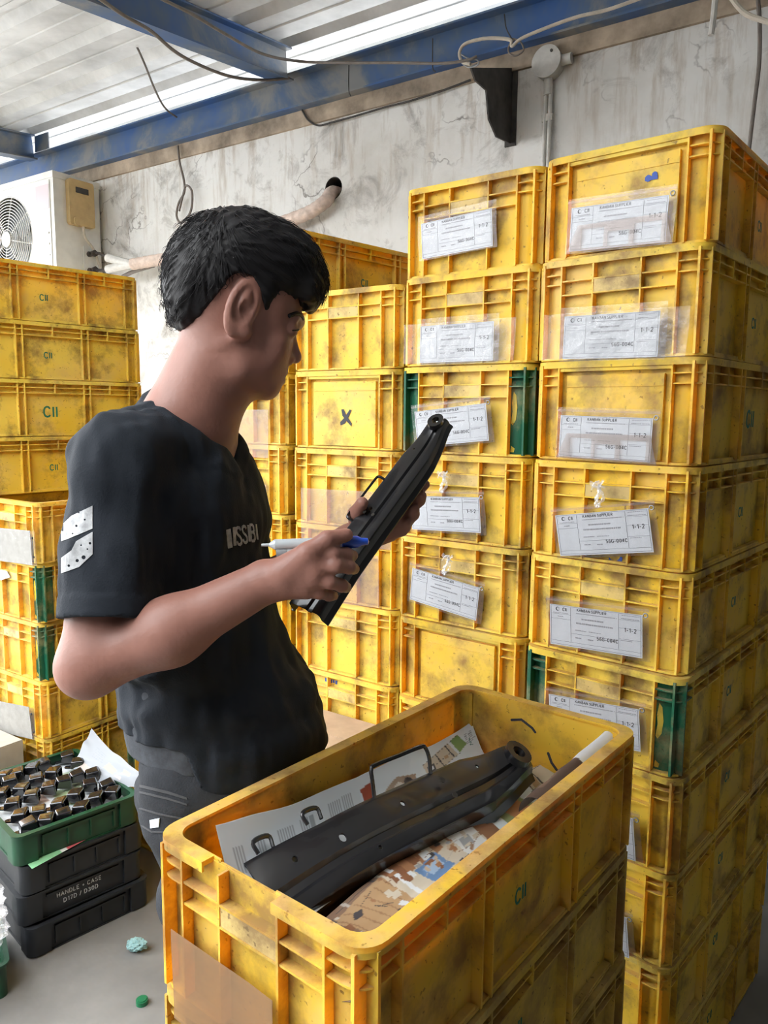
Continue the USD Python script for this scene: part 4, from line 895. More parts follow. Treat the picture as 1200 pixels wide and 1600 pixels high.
sheet('printed_sheet', 'printed sheet with painted room pictures lining the near side of the open crate', 'paper sheet', fB, c, 300, 130, HERO)
c = canvas(60, 260, (.70, .73, .76)); Pg(c, [(0, 0), (.55, 0), (.5, 1), (0, 1)], (.07, .045, .035)); Pg(c, [(.1, .1), (.4, .1), (.35, .5), (.12, .6)], (.16, .10, .07))
def fC(u, v):
    y = lerp(.06, .335, u); a = lerp(-.2, 2.6, v)
    return np.array([.128 - .018 * math.cos(a) * (1 - .3 * u), y + .012 * v, .158 + .022 * math.sin(a) + .012 * u + .003 * nz(u * 8, v * 3, 2)])
sheet('curled_sheet', 'dark edged sheet curled up against the right rim of the open crate', 'paper sheet', fC, c, 120, 24, HERO)
# steel part lying in the crate
def hl(x, y, z): return (HERO @ np.array([x, y, z, 1]))[:3]
pA, pB = hl(.034, .205, .160), hl(-.052, -.265, .152)
ax = unit(pB - pA); zc_ = unit(HERO[:3, :3] @ np.array([.50, -.10, 1.0])); ay = unit(np.cross(zc_, ax)); az_ = np.cross(ax, ay)
part0 = steel_part('steel_part', 'black pressed steel part lying on paper in the open crate', frame(pA, ax * (np.linalg.norm(pB - pA) / BL), ay * 1.32, az_ * 1.32))
# scratches inside the far wall of the crate
fx = frame(hl(-.025, HL - INS - .0036, .150), HERO[:3, 0], UP, -HERO[:3, 1])
obj('pen_mark', xf(extr(unary_union([LineString([(-.03, .012), (-.01, .018), (.012, .008), (.018, .002)]).buffer(.0022), LineString([(.045, -.03), (.052, -.045), (.062, -.055)]).buffer(.0025)]), 0, .0006), fx), 'ink_dark', label='black scribble inside the far end of the open crate', cat='marking', smooth=False)
#HEROSTUFF_END

# ------------------------------------------------------------------ trays on the floor at the left, with small black parts
TY = .7854
TE1, TE2 = np.array([math.cos(TY), math.sin(TY), 0]), np.array([-math.sin(TY), math.cos(TY), 0])
TWx, TLy, TH = .362, .45, .090
t0 = np.array([-.975, 1.930, 0])                                   # near corner
TC = t0 + TE1 * TWx / 2 + TE2 * TLy / 2
def tray(label, z, material, off=(0, 0), rot=0.0, lettering=None):
    hw, hl_ = TWx / 2, TLy / 2
    t = thing('stacking_tray', label, 'tray', TC + TE1 * off[0] + TE2 * off[1] + np.array([0, 0, z]), TY + rot)
    o, i = rrect(hw - .012, hl_ - .012, .02), rrect(hw - .016, hl_ - .016, .017)
    obj('body', cat([extr(o.difference(i), .003, TH - .002), extr(o, .002, .006)]), material, t)
    obj('rim', extr(rrect(hw, hl_, .028).difference(i), TH - .007, TH), material, t)
    obj('base', extr(rrect(hw - .009, hl_ - .009, .022).difference(rrect(hw - .03, hl_ - .03, .02)), 0, .004), material, t)
    for sx in (-1, 1):
        for sy in (-1, 1):
            reg = sbox(*(sorted((sx * (hw - .062), sx * (hw + .01)))[0], sorted((sy * (hl_ - .062), sy * (hl_ + .01)))[0], sorted((sx * (hw - .062), sx * (hw + .01)))[1], sorted((sy * (hl_ - .062), sy * (hl_ + .01)))[1]))
            obj('corner_post', extr(rrect(hw - .002, hl_ - .002, .026).difference(rrect(hw - .0125, hl_ - .0125, .02)).intersection(reg), .006, TH - .007), material, t)
    fr_ = [bx(-.105, .105, -hl_ + .006, -hl_ + .013, .064, .070), bx(-.105, -.099, -hl_ + .006, -hl_ + .013, .016, .07), bx(.099, .105, -hl_ + .006, -hl_ + .013, .016, .07), bx(-.035, -.030, -hl_ + .006, -hl_ + .013, .016, .064), bx(.030, .035, -hl_ + .006, -hl_ + .013, .016, .064)]
    obj('front_ribs', cat(fr_ if lettering is None else fr_[:1]), material, t)
    if lettering:
        for k, s in enumerate(lettering):
            obj('lettering', xf(text(s, .0115, .0006, True), frame((-.012 + .004 * k, -hl_ + .0118, .052 - k * .022), (1.06, 0, 0), (0, 0, 1), (0, -1, 0))), 'ink_white', t, smooth=False, label='white stencilled lettering')
    return t
tray('black tray on the floor, lowest of the tray stack', 0.0, 'black_tray', (.012, -.012), .01)
tray('black tray with white stencilled lettering, third in the tray stack', TH, 'black_tray', (.004, .002), -.012, ['HANDLE + CASE', 'D17D / D30D'])
tray('black tray directly under the green tray', 2 * TH, 'black_tray', (.006, 0), .015)
tray('dark green tray full of small glossy black parts', 3 * TH, 'green_tray', (-.004, 0), 0.0)
TM = frame(TC + UP * 3 * TH, TE1, TE2, UP)
c = canvas(120, 160, (.74, .77, .80)); Pg(c, [(.1, .1), (.3, .05), (.32, .3), (.12, .35)], (.5, .42, .36)); Pg(c, [(.5, .3), (.7, .2), (.72, .5), (.55, .6)], (.40, .52, .32)); R_(c, .75, .5, .9, .8, (.45, .55, .4)); R_(c, .35, .45, .47, .6, (.55, .4, .34)); Tx(c, .1, .6, .45, .9, 6, 2)
def fT(u, v):
    x, y = lerp(-.160, .160, u), lerp(-.205, .205, v); return np.array([x, y, .060 + .006 * nz(u * 6, v * 6, 4)])
sheet('printed_sheet', 'printed sheet under the small black parts in the green tray', 'paper sheet', fT, c, 70, 80, TM)
pc = [atz(*q) for q in ((110, 1200, .345), (212, 1232, .365), (222, 1208, .42), (143, 1139, .44))]
c = canvas(120, 160, (.34, .36, .39)); Pg(c, [(.06, .12), (.3, .04), (.34, .22), (.1, .3)], (.48, .42, .38)); Pg(c, [(.42, .42), (.6, .34), (.62, .62), (.46, .68)], (.42, .58, .34)); Pg(c, [(.7, .5), (.84, .46), (.85, .66), (.72, .72)], (.45, .6, .36)); Pg(c, [(.62, .3), (.74, .26), (.74, .36), (.64, .4)], (.6, .5, .45)); Tx(c, .2, .5, .4, .8, 5, 7)
def fS(u, v):
    a = lerp(pc[0], pc[1], u); b = lerp(pc[3], pc[2], u); p = lerp(a, b, v); p = p + np.array([0, 0, .02 * math.sin(PI * v) * 0 + .012 * nz(u * 5, v * 5, 6) - .014 * math.sin(PI * u)]); return p
sheet('printed_sheet', 'white printed sheet standing up at the back corner of the green tray', 'paper sheet', fS, c, 70, 60, np.eye(4))
# magazines between the trays
c = canvas(40, 120, (.75, .78, .74)); Pg(c, [(0, 0), (.5, 0), (.4, 1), (0, 1)], (.25, .55, .30)); Pg(c, [(.6, 0), (1, 0), (1, .5), (.65, .6)], (.60, .12, .14))
q0, q1 = atz(56, 1366, .272), atz(150, 1318, .272)
def fM(u, v): return lerp(q0, q1, u) + TE2 * (.16 * v + .026 + .012 * u) + UP * (.0035 + .0012 * v)
sheet('magazine', 'colourful magazine edge sticking out under the green tray', 'magazine', fM, c, 60, 20, np.eye(4))
def small_part(label, m4, src=[]):
    if src: return dup(src[0], label, mat4=m4)
    t = thing('small_steel_part', label, 'steel part', mat4=m4, group='small black parts in the green tray')
    sp = []
    for x, y, z, r in [(-.024, -.014, .010, .004), (-.024, .014, .010, .004), (.020, -.019, .006, .005), (.020, .019, .006, .005), (-.020, -.015, .030, .006), (-.020, .015, .030, .006), (.014, -.019, .033, .0075), (.014, .019, .033, .0075)]:
        sp.append(m3.Manifold.sphere(r, 14).translate((x, y, z)))
    h = m3.Manifold.batch_hull(sp); cav = m3.Manifold.batch_hull([m3.Manifold.sphere(.004, 10).translate(p) for p in [(.03, -.013, .012), (.03, .013, .012), (.03, -.013, .028), (.03, .013, .028), (-.010, -.010, .014), (-.010, .010, .014), (-.008, -.012, .026), (-.008, .012, .026)]])
    obj('housing', from_m3(h - cav), 'black_gloss', t, smooth=40)
    tabm = m3.Manifold.batch_hull([m3.Manifold.cylinder(.004, .010, .010, 18).translate((-.040, 0, .006)), m3.Manifold.cube((.01, .024, .004)).translate((-.026, -.012, .006))]) - m3.Manifold.cylinder(.03, .004, .004, 14).translate((-.041, 0, -.01))
    obj('tab', from_m3(tabm), 'black_gloss', t)
    src.append(t); return t
sp_px = [(102, 1183), (66, 1196), (130, 1195), (52, 1206), (84, 1213), (16, 1226), (122, 1217), (153, 1212), (58, 1223), (99, 1227), (77, 1236), (34, 1239), (140, 1232), (171, 1232), (50, 1249), (119, 1248), (152, 1253), (176, 1244), (94, 1262), (20, 1262), (128, 1268), (60, 1275), (100, 1280), (33, 1280), (72, 1288), (46, 1294), (4, 1246), (-12, 1232), (28, 1214), (2, 1212), (-20, 1250)]
_by = sorted(range(len(sp_px)), key=lambda i: sp_px[i][1] + .35 * sp_px[i][0]); sp_label = {}
ORDN = ['first', 'second', 'third', 'fourth', 'fifth', 'sixth', 'seventh']
for r_ in range(0, len(_by), 6):
    for j_, i_ in enumerate(sorted(_by[r_:r_ + 6], key=lambda i: sp_px[i][0])): sp_label[i_] = f'glossy black steel part in the green tray, {ORDN[r_ // 6]} row from the back, {ORDN[j_]} from left'
for i, (u, v) in enumerate(sp_px):
    p = atz(u, v, .345); q = np.linalg.inv(TM) @ np.append(p, 1); q[0] = np.clip(q[0], -.135, .135); q[1] = np.clip(q[1], -.18, .18)
    p = (TM @ np.array([q[0], q[1], .0665, 1]))[:3]
    a = .35 + rng.uniform(-.35, .35) - PI / 2 * 0; tl = rng.uniform(-.12, .12)
    X = np.array([math.cos(a), math.sin(a), 0]); Yv = np.array([-math.sin(a), math.cos(a), 0]); Z = unit(UP + X * tl); X = np.cross(Yv, Z)
    small_part(sp_label[i], frame(p, X * .86, Yv * .86, Z * .90))
# plastic bags, tray corner and litter at the lower left
def crumple(seed, R, sq=(1, 1, .6), amp=.45, sub=4):
    s = trimesh.creation.icosphere(sub, 1.0); v = s.vertices; nn = meshkit.fbm(v * 2.3 + seed, 4, seed) - .5; rid = np.abs(meshkit.noise(v * 5 + seed * 3, seed + 3) - .5)
    s.vertices = v * (1 + amp * nn + .5 * amp * (rid - .25))[:, None] * R * np.array(sq); s.vertices[:, 2] -= s.vertices[:, 2].min(); return s
def at_floor(u, v): return atz(u, v, 0.0)
tr = thing('stacking_tray', 'green tray corner at the bottom left, under the clear plastic bag', 'tray', atz(-38, 1560, 0) + np.array([-.132, .03, 0]), .55)
obj('body', cat([extr(rrect(.17, .13, .02).difference(rrect(.166, .126, .018)), .003, .092), extr(rrect(.17, .13, .02), .0, .004)]), 'green_tray', tr)
obj('rim', extr(rrect(.178, .138, .026).difference(rrect(.166, .126, .018)), .088, .094), 'green_tray', tr)
bp = atz(-38, 1560, 0) + np.array([-.115, .03, .095])
b1 = crumple(3, .155, (1, .9, .62), .55); b1.apply_translation(bp + np.array([.03, .0, 0])); obj('plastic_bag', b1, 'bag_film', smooth=20, label='crumpled clear plastic bag on the green tray corner, lower left', cat='plastic bag')
q = at(-14, 1420, 1.80); b2 = crumple(8, .13, (.62, .8, 1.15), .5); b2.apply_translation((q[0] - .075, q[1], 0.0)); obj('plastic_bag', b2, 'bag_film', smooth=20, label='clear plastic bag standing left of the black trays', cat='plastic bag')
b3 = crumple(5, .022, (1.25, .9, .8), .9, 3); b3.apply_translation(at_floor(214, 1487)); obj('crumpled_paper', b3, 'teal_paper', smooth=False, label='small crumpled teal paper scrap on the floor', cat='paper')
cp = at_floor(222, 1568); obj('bottle_cap', trimesh.util.concatenate([cyl(cp, cp + UP * .012, .015, 18), cyl(cp + UP * .011, cp + UP * .014, .012, 18)]), 'bottle_green', label='dark green bottle cap on the floor', cat='bottle cap')
# pale boxes at the feet of two stacks
def carton(label, corner, yaw, w, l, h, material):
    t = thing('cardboard_box', label, 'box', corner, yaw)
    obj('body', cat([bx(0, w, -l, 0, 0, h - .004)]), material, t, smooth=False)
    obj('flap', bx(.001, w - .001, -l / 2 - .0005 - .0, -.001, h - .004, h), material, t, smooth=False); obj('flap', bx(.001, w - .001, -l + .001, -l / 2 - .0015, h - .004, h), material, t, smooth=False)
    return t
nb_ = lambda w: np.array([-math.sin(w), math.cos(w), 0])
carton('plain tan cardboard box standing against the stack in front of the man', np.array([-.235, 2.068, 0]) - nb_(-.608) * .012, -.608, .345, .235, .70, 'cardboard')
carton('pale cardboard box at the foot of the left front stack', np.array([-1.40, 2.625, 0]) - nb_(-.60) * .012, -.60, .24, .15, .395, 'pale_board')
#TRAYS_END

# ------------------------------------------------------------------ implicit modelling: fields of blended shapes, meshed by surface nets
class Field:
    def __init__(self, lo, hi, h):
        self.lo = np.asarray(lo, float); self.h = h; self.n = np.ceil((np.asarray(hi) - lo) / h).astype(int) + 1
        self.F = np.full(self.n, 0.5, np.float32)
    def _win(self, lo, hi):
        a = np.maximum(np.floor((lo - self.lo) / self.h).astype(int), 0); b = np.minimum(np.ceil((hi - self.lo) / self.h).astype(int) + 1, self.n)
        if (b <= a).any(): return None, None
        sl = tuple(slice(i, j) for i, j in zip(a, b))
        g = np.meshgrid(*[(np.arange(i, j) * self.h + l).astype(np.float32) for i, j, l in zip(a, b, self.lo)], indexing='ij')
        return sl, g
    def _put(self, sl, d, k, sub):
        A = self.F[sl]
        if sub: d = -d; hh = np.maximum(k - np.abs(A - d), 0) / k; self.F[sl] = np.maximum(A, d) + hh * hh * k / 4
        else: hh = np.maximum(k - np.abs(A - d), 0) / k; self.F[sl] = np.minimum(A, d) - hh * hh * k / 4
    def cone(self, a, b, ra, rb, k=.01, sub=False, axis=None, sc=1.0, cap=None):
        """round cone from a to b; axis, sc: cross-section widened sc times along axis; cap: cut flat beyond b by that plane offset"""
        a, b = np.asarray(a, float), np.asarray(b, float); m = max(ra, rb) * max(sc, 1) + k + 3 * self.h
        sl, g = self._win(np.minimum(a, b) - m, np.maximum(a, b) + m)
        if sl is None: return
        p = [g[i] - np.float32(a[i]) for i in range(3)]; ab = b - a; L = max(float(ab @ ab), 1e-12)
        if axis is not None:
            ax = unit(axis); c = (p[0] * ax[0] + p[1] * ax[1] + p[2] * ax[2]); o = float(ab @ ax)
            t0 = np.clip((p[0] * ab[0] + p[1] * ab[1] + p[2] * ab[2]) / L, 0, 1); dev = (c - t0 * o) * (1 - 1 / sc)
            p = [p[i] - dev * np.float32(ax[i]) for i in range(3)]
        t = np.clip((p[0] * ab[0] + p[1] * ab[1] + p[2] * ab[2]) / L, 0, 1)
        d = np.sqrt(sum((p[i] - t * np.float32(ab[i])) ** 2 for i in range(3))) - (ra + (rb - ra) * t)
        if cap is not None:
            u_ = unit(ab); d = np.maximum(d, (p[0] * u_[0] + p[1] * u_[1] + p[2] * u_[2]) - math.sqrt(L) - cap)
        self._put(sl, d.astype(np.float32), k, sub)
    def ell(self, c, r, axes, k=.01, sub=False):
        c = np.asarray(c, float); m = max(r) + k + 3 * self.h; sl, g = self._win(c - m, c + m)
        if sl is None: return
        p = [g[i] - np.float32(c[i]) for i in range(3)]; q = [sum(p[i] * np.float32(A[i]) for i in range(3)) for A in axes]
        k0 = np.sqrt(sum((q[i] / r[i]) ** 2 for i in range(3))); k1 = np.sqrt(sum((q[i] / r[i] ** 2) ** 2 for i in range(3)))
        self._put(sl, (k0 * (k0 - 1) / np.maximum(k1, 1e-6)).astype(np.float32), k, sub)
    def ball(self, c, r, k=.01, sub=False): self.cone(c, np.asarray(c, float) + 1e-5, r, r, k, sub)
    def grid(self):
        return np.stack(np.meshgrid(*[np.arange(n) * self.h + l for n, l in zip(self.n, self.lo)], indexing='ij'), -1)
    def band(self, fn, w=.03):
        """fn(points) -> change of distance, only evaluated near the surface"""
        idx = np.argwhere(np.abs(self.F) < w); P = self.lo + idx * self.h
        self.F[tuple(idx.T)] += fn(P).astype(np.float32)
    def cut(self, fn, w=.06):
        idx = np.argwhere(self.F < w); P = self.lo + idx * self.h
        self.F[tuple(idx.T)] = np.maximum(self.F[tuple(idx.T)], fn(P).astype(np.float32))
    def sample(self, P):
        q = (np.asarray(P) - self.lo) / self.h; q = np.clip(q, 0, self.n - 1.001); i = q.astype(int); f = q - i; o = 0
        for a, b, c in np.ndindex(2, 2, 2):
            o = o + self.F[i[..., 0] + a, i[..., 1] + b, i[..., 2] + c] * (f[..., 0] if a else 1 - f[..., 0]) * (f[..., 1] if b else 1 - f[..., 1]) * (f[..., 2] if c else 1 - f[..., 2])
        return o
    def normal(self, P):
        e = self.h; g = np.stack([self.sample(P + e * np.eye(3)[i]) - self.sample(P - e * np.eye(3)[i]) for i in range(3)], -1); return g / np.maximum(np.linalg.norm(g, axis=-1, keepdims=True), 1e-9)
    def hit(self, u, v, y0, y1, n=160):
        """first surface point along the line of sight through each (u, v) between two depths"""
        W = np.array([ray(a, b) for a, b in zip(u, v)]); W = W / W[:, 1:2]; Y = np.linspace(y0, y1, n)
        D = np.stack([self.sample(CAM + W * y) for y in Y], 1); ok = D < 0; j = np.where(ok.any(1), ok.argmax(1), 0); out = np.full((len(W), 3), np.nan)
        for i in range(len(W)):
            if j[i] > 0: a, b = D[i, j[i] - 1], D[i, j[i]]; out[i] = CAM + W[i] * (Y[j[i] - 1] + (Y[1] - Y[0]) * a / (a - b))
        return out
    def mesh(self):
        F = self.F; s = F < 0; n = np.array(F.shape); c = [F[a:n[0] - 1 + a, b:n[1] - 1 + b, d:n[2] - 1 + d] for a, b, d in np.ndindex(2, 2, 2)]
        cnt = sum((x < 0).astype(np.int8) for x in c); idx = np.argwhere((cnt > 0) & (cnt < 8)); ii = tuple(idx.T)
        cv = np.stack([x[ii] for x in c], 1); cp = np.array(list(np.ndindex(2, 2, 2)), float); acc = np.zeros((len(idx), 3)); w = np.zeros(len(idx))
        for a in range(8):
            for b in range(a + 1, 8):
                if np.abs(cp[a] - cp[b]).sum() == 1:
                    m = (cv[:, a] < 0) != (cv[:, b] < 0); t = cv[m, a] / (cv[m, a] - cv[m, b]); acc[m] += cp[a] + (cp[b] - cp[a]) * t[:, None]; w[m] += 1
        V = self.lo + (idx + acc / w[:, None]) * self.h
        vid = np.full(n - 1, -1, np.int64); vid[ii] = np.arange(len(idx)); T_ = []
        for ax in range(3):
            u_, v_ = [(1, 2), (2, 0), (0, 1)][ax]
            sa = [slice(None)] * 3; sb = [slice(None)] * 3; sa[ax] = slice(0, n[ax] - 1); sb[ax] = slice(1, n[ax])
            e = np.argwhere(s[tuple(sa)] != s[tuple(sb)]); e = e[(e[:, u_] > 0) & (e[:, v_] > 0) & (e[:, u_] < n[u_] - 1) & (e[:, v_] < n[v_] - 1)]
            q = []
            for du, dv in ((-1, -1), (0, -1), (0, 0), (-1, 0)):
                f = e.copy(); f[:, u_] += du; f[:, v_] += dv; q.append(vid[tuple(f.T)])
            q = np.stack(q, 1); flip = ~s[tuple(e.T)]; q[flip] = q[flip][:, ::-1]; T_ += [q[:, [0, 1, 2]], q[:, [0, 2, 3]]]
        F_ = np.vstack(T_); F_ = F_[(F_ >= 0).all(1)]
        return trimesh.Trimesh(V, F_, process=False)

# ------------------------------------------------------------------ the man
YC = 1.20
PX = YC / FPX
def HP(u, v, lat=0.0): return at(u, v, YC + (u - 380) * .00016) + lat * HR
HFW = unit((.985, .16, -.20)); HR = unit(np.array([.16, -.985, 0.0])); HUP = np.cross(HR, HFW); HUP = HUP if HUP[2] > 0 else -HUP
HAX = (HFW, HR, HUP)
BFW = unit((.99, -.12, 0)); BR = unit((-.12, -.99, 0))
plain('skin', (0.29, 0.135, 0.102), 0.48, var=0.10, vscale=18, bump=0.12, bscale=160)
plain('hair', (0.0055, 0.005, 0.006), 0.5, spec=0.28)
plain('shirt', (0.0078, 0.0118, 0.0185), 0.85, var=0.12, vscale=10, bump=0.2, bscale=400, spec=0.35)
plain('denim', (0.034, 0.037, 0.043), 0.9, var=0.35, vscale=9, bump=0.35, bscale=300, spec=0.2)
plain('eye_white', (0.6, 0.58, 0.55), 0.2)
plain('denim_stitch', (0.052, 0.053, 0.057), 0.9)

B = Field((-.50, .93, .86), (.10, 1.50, 1.80), .003)
# head
B.ell(HP(366, 447), (.093, .076, .090), HAX, .02)
B.ell(HP(418, 480), (.047, .058, .055), HAX, .03)
B.ell(HP(411, 540), (.042, .050, .066), HAX, .025)
B.ell(HP(392, 562), (.046, .048, .042), HAX, .03)
for s in (-1, 1):
    B.cone(HP(380, 580, s * .047), HP(418, 606, s * .014), .015, .014, .018)
    B.ell(HP(430, 545, s * .032), (.018, .022, .022), HAX, .02)
B.ball(HP(417, 606), .0165, .012)
B.ell(HP(425, 581), (.0175, .024, .028), HAX, .012)
B.cone(HP(460, 505, -.034), HP(464, 502, 0), .008, .009, .012); B.cone(HP(464, 502, 0), HP(460, 505, .034), .009, .008, .012)
for s in (-1, 1): B.ball(HP(472, 520, s * .033), .0145, .008, True)
for s in (-1, 1): B.ball(HP(451, 518, s * .031), .0130, .003)
B.cone(HP(453, 518), HP(459, 552), .0072, .0098, .006); B.ball(HP(461, 558), .0102, .004)
for s in (-1, 1): B.ball(HP(452, 562, s * .0130), .0082, .005); B.ball(HP(456, 569, s * .007), .0035, .003, True)
B.ell(HP(441, 583), (.0085, .018, .0055), HAX, .004); B.ell(HP(437, 594.5), (.009, .016, .0065), HAX, .004)
B.cone(HP(449, 588.8, -.018), HP(449, 588.8, .018), .0022, .0022, .002, True)
for s in (-1, 1):
    ea = (unit(HFW * .93 - HUP * .10 + HR * s * -.34), unit(HR * s + HFW * .36), unit(HUP + HFW * -.18))
    c_ = HP(381, 489, s * .077)
    B.ell(c_, (.0245, .0095, .0430), ea, .006)
    B.ell(c_ + HR * s * .0105 + HFW * .003 + HUP * .002, (.0165, .0105, .0310), ea, .003, True)
    B.ell(c_ + HR * s * .004 + HFW * .002 + HUP * .004, (.0085, .0045, .020), ea, .003)
    B.ell(c_ + HR * s * .0085 + HFW * .004 - HUP * .004, (.0075, .0075, .0120), ea, .003, True)
    B.ball(HP(384, 526, s * .0715), .0105, .008)
# neck, shoulders and trunk inside the shirt
B.cone(HP(343, 548), HP(300, 642), .0605, .066, .035)
B.cone(HP(352, 600), HP(330, 672), .030, .034, .03)
SR, SL = at(190, 722, 1.065), at(325, 705, 1.375)
NB = at(292, 668, 1.215)
for S in (SR, SL): B.cone(NB, S, .055, .050, .03)
B.cone(at(285, 730, 1.215), at(325, 1090, 1.22), .088, .095, .03, axis=BR, sc=1.3)
# right arm (towards the viewer)
ELB, WR = at(143, 1036, .985), at(414, 909, 1.0)
MIDF = at(268, 986, .985)
B.cone(SR, ELB, .050, .040, .02); B.cone(ELB, MIDF, .0405, .0405, .02); B.cone(MIDF, WR, .0405, .0285, .03); B.ball(at(132, 1048, .985), .031, .02)
# right hand: fingers press the steel part against the other palm, thumb over the marker
K = {'i': at(486, 871, .985), 'm': at(494, 887, .980), 'r': at(489, 905, .982), 'p': at(478, 921, .988)}
for n_, r_ in (('i', .0145), ('m', .0150), ('r', .0142), ('p', .0130)): B.cone(WR, K[n_], .0215, r_, .012)
B.cone(at(445, 893, .985), at(480, 864, .977), .019, .0135, .012)
def finger(F_, pts, rs, k=.0045):
    for (a, ra), (b, rb) in zip(zip(pts[:-1], rs[:-1]), zip(pts[1:], rs[1:])): F_.cone(a, b, ra, rb, k)
finger(B, [K['i'], at(521, 865, .982), at(541, 866, .997), at(551, 868, 1.012)], [.0110, .0094, .0086, .0076])
finger(B, [K['m'], at(524, 884, .977), at(545, 886, .994), at(553, 889, 1.010)], [.0112, .0096, .0088, .0078])
finger(B, [K['r'], at(515, 909, .979), at(534, 915, .994), at(541, 918, 1.008)], [.0108, .0092, .0085, .0075])
finger(B, [K['p'], at(499, 926, .987), at(514, 930, 1.000), at(521, 931, 1.012)], [.0095, .0082, .0076, .0068])
finger(B, [at(480, 864, .977), at(511, 843, .982), at(541, 836, .998)], [.0130, .0110, .0092], .005)
# left arm and open hand behind the part
LE, LW = at(382, 925, 1.375), at(545, 848, 1.185)
B.cone(SL, LE, .048, .040, .02); B.cone(LE, LW, .040, .027, .02)
LK = {'i': at(610, 788, 1.190), 'm': at(618, 802, 1.186), 'r': at(617, 818, 1.184), 'p': at(609, 833, 1.186)}
for n_, r_ in (('i', .0145), ('m', .0150), ('r', .0145), ('p', .0135)): B.cone(LW, LK[n_], .021, r_, .012)
finger(B, [LK['i'], at(641, 772, 1.195), at(656, 763, 1.195), at(664, 757, 1.190)], [.0110, .0095, .0088, .0078])
finger(B, [LK['m'], at(645, 790, 1.190), at(655, 782, 1.188), at(659, 775, 1.180)], [.0112, .0098, .0090, .0080])
finger(B, [LK['r'], at(638, 811, 1.185), at(646, 804, 1.180), at(648, 796, 1.172)], [.0108, .0095, .0088, .0078])
finger(B, [LK['p'], at(628, 829, 1.185), at(634, 823, 1.180), at(636, 816, 1.172)], [.0098, .0085, .0078, .0070])
finger(B, [at(560, 825, 1.16), at(556, 803, 1.135), at(566, 786, 1.118)], [.0150, .0115, .0092], .006)

man = thing('person', 'person in a black T-shirt inspecting a black steel part beside the open yellow crate', 'person')
obj('body', B.mesh(), 'skin', man, True, 'bare forearms, hands, neck and face')

# T-shirt
S_ = Field((-.56, .90, .90), (.02, 1.54, 1.62), .004)
HEM = at(171, 968, 1.0)
S_.cone(at(187, 722, 1.066), HEM, .062, .064, .035, cap=-.002)
hd = unit(HEM - at(187, 722, 1.066))
S_.cone(at(272, 728, 1.215), at(292, 800, 1.215), .096, .112, .05, axis=BR, sc=1.35)
S_.cone(at(275, 790, 1.215), at(300, 960, 1.215), .118, .120, .05, axis=BR, sc=1.38)
S_.cone(at(298, 960, 1.215), at(350, 1130, 1.22), .118, .148, .05, axis=BR, sc=1.15)
S_.cone(at(350, 1130, 1.22), at(378, 1340, 1.22), .148, .165, .05, axis=BR, sc=1.08)
for S, a in ((SR, at(186, 716, 1.066)), (SL, at(320, 700, 1.372))): S_.cone(at(280, 678, 1.22), a, .058, .056, .035)
LHEM = at(372, 870, 1.40); S_.cone(at(322, 705, 1.372), LHEM, .060, .064, .03, cap=-.002)
S_.cone(HP(312, 652), HP(352, 520), .0715, .115, .010, True)
S_.cone(at(346, 700, 1.19), at(362, 640, 1.19), .016, .05, .012, True)
def folds(P):
    n_ = lambda f, seed: meshkit.noise(P * np.array(f), seed) - .5
    a = n_((26, 26, 7), 1) * .013 + n_((60, 60, 16), 2) * .007 + n_((14, 14, 22), 3) * .010
    low = np.clip((1.24 - P[:, 2]) / .25, 0, 1); a += low * (n_((9, 9, 34), 5) * .012 + n_((20, 20, 50), 6) * .006)
    arm = np.exp(-(((P - SR) ** 2).sum(1)) / .012); q = (P[:, 2] * 62 + P[:, 0] * 70); a += arm * np.sin(q + 3 * meshkit.noise(P * 12, 9)) * .0032
    a *= np.clip(1 - ((P - HEM) @ hd + .05) / .03, .2, 1) * (((P - HEM) ** 2).sum(1) < .012) + 1.0 * (((P - HEM) ** 2).sum(1) >= .012)
    axd = (P - (HEM - hd * .028)) @ hd; near = ((P - HEM) ** 2).sum(1) < .02; a += np.where(near & (axd > 0), -.0018, 0) * 1.0
    wt = P - np.array(HP(312, 652)); ax2 = unit(np.array(HP(352, 520)) - HP(312, 652)); rad = np.linalg.norm(wt - np.outer(wt @ ax2, ax2), axis=1) - (.0715 + np.clip(wt @ ax2, 0, .13) * .33)
    a += np.where((rad < .020) & (P[:, 2] > 1.38), -.0028, 0)
    return a
S_.band(folds, .028)
S_.cone(HEM - hd * .004, HEM + hd * .05, .0535, .056, .004, True)
def sstep(x, a, b): t = np.clip((x - a) / (b - a), 0, 1); return t * t * (3 - 2 * t)
S_.cut(lambda P: (.925 + .085 * sstep(-P[:, 0], .235, .290) + .010 * (meshkit.noise(P * np.array([9, 9, 0]), 4) - .5) - P[:, 2]) * .9)
shirt = obj('t_shirt', S_.mesh(), 'shirt', man, True, 'black cotton T-shirt with white prints')
def drape(field, poly_uv, y0, y1, off, material, name, parent, step=3.0):
    """lay a flat print (a polygon in view coordinates) onto the modelled surface, with its own small thickness"""
    out = []
    for g in getattr(poly_uv, 'geoms', [poly_uv]):
        x0, y0_, x1, y1_ = g.bounds; cells = []
        for x in np.arange(x0, x1, step):
            for y in np.arange(y0_, y1_, step):
                c = g.intersection(sbox(x, y, x + step, y + step))
                for q in getattr(c, 'geoms', [c]):
                    if q.geom_type == 'Polygon' and q.area > .02: cells.append(q)
        for q in cells:
            m = trimesh.creation.extrude_polygon(q, 1.0, engine='earcut'); P = field.hit(m.vertices[:, 0], m.vertices[:, 1], y0, y1)
            if np.isnan(P).any(): continue
            N = field.normal(P); V = P + N * np.where(m.vertices[:, 2:] > .5, off, -.0004); out.append(trimesh.Trimesh(V, m.faces[:, ::-1], process=False))
    m = cat(out)
    return obj(name, m, material, parent, False)
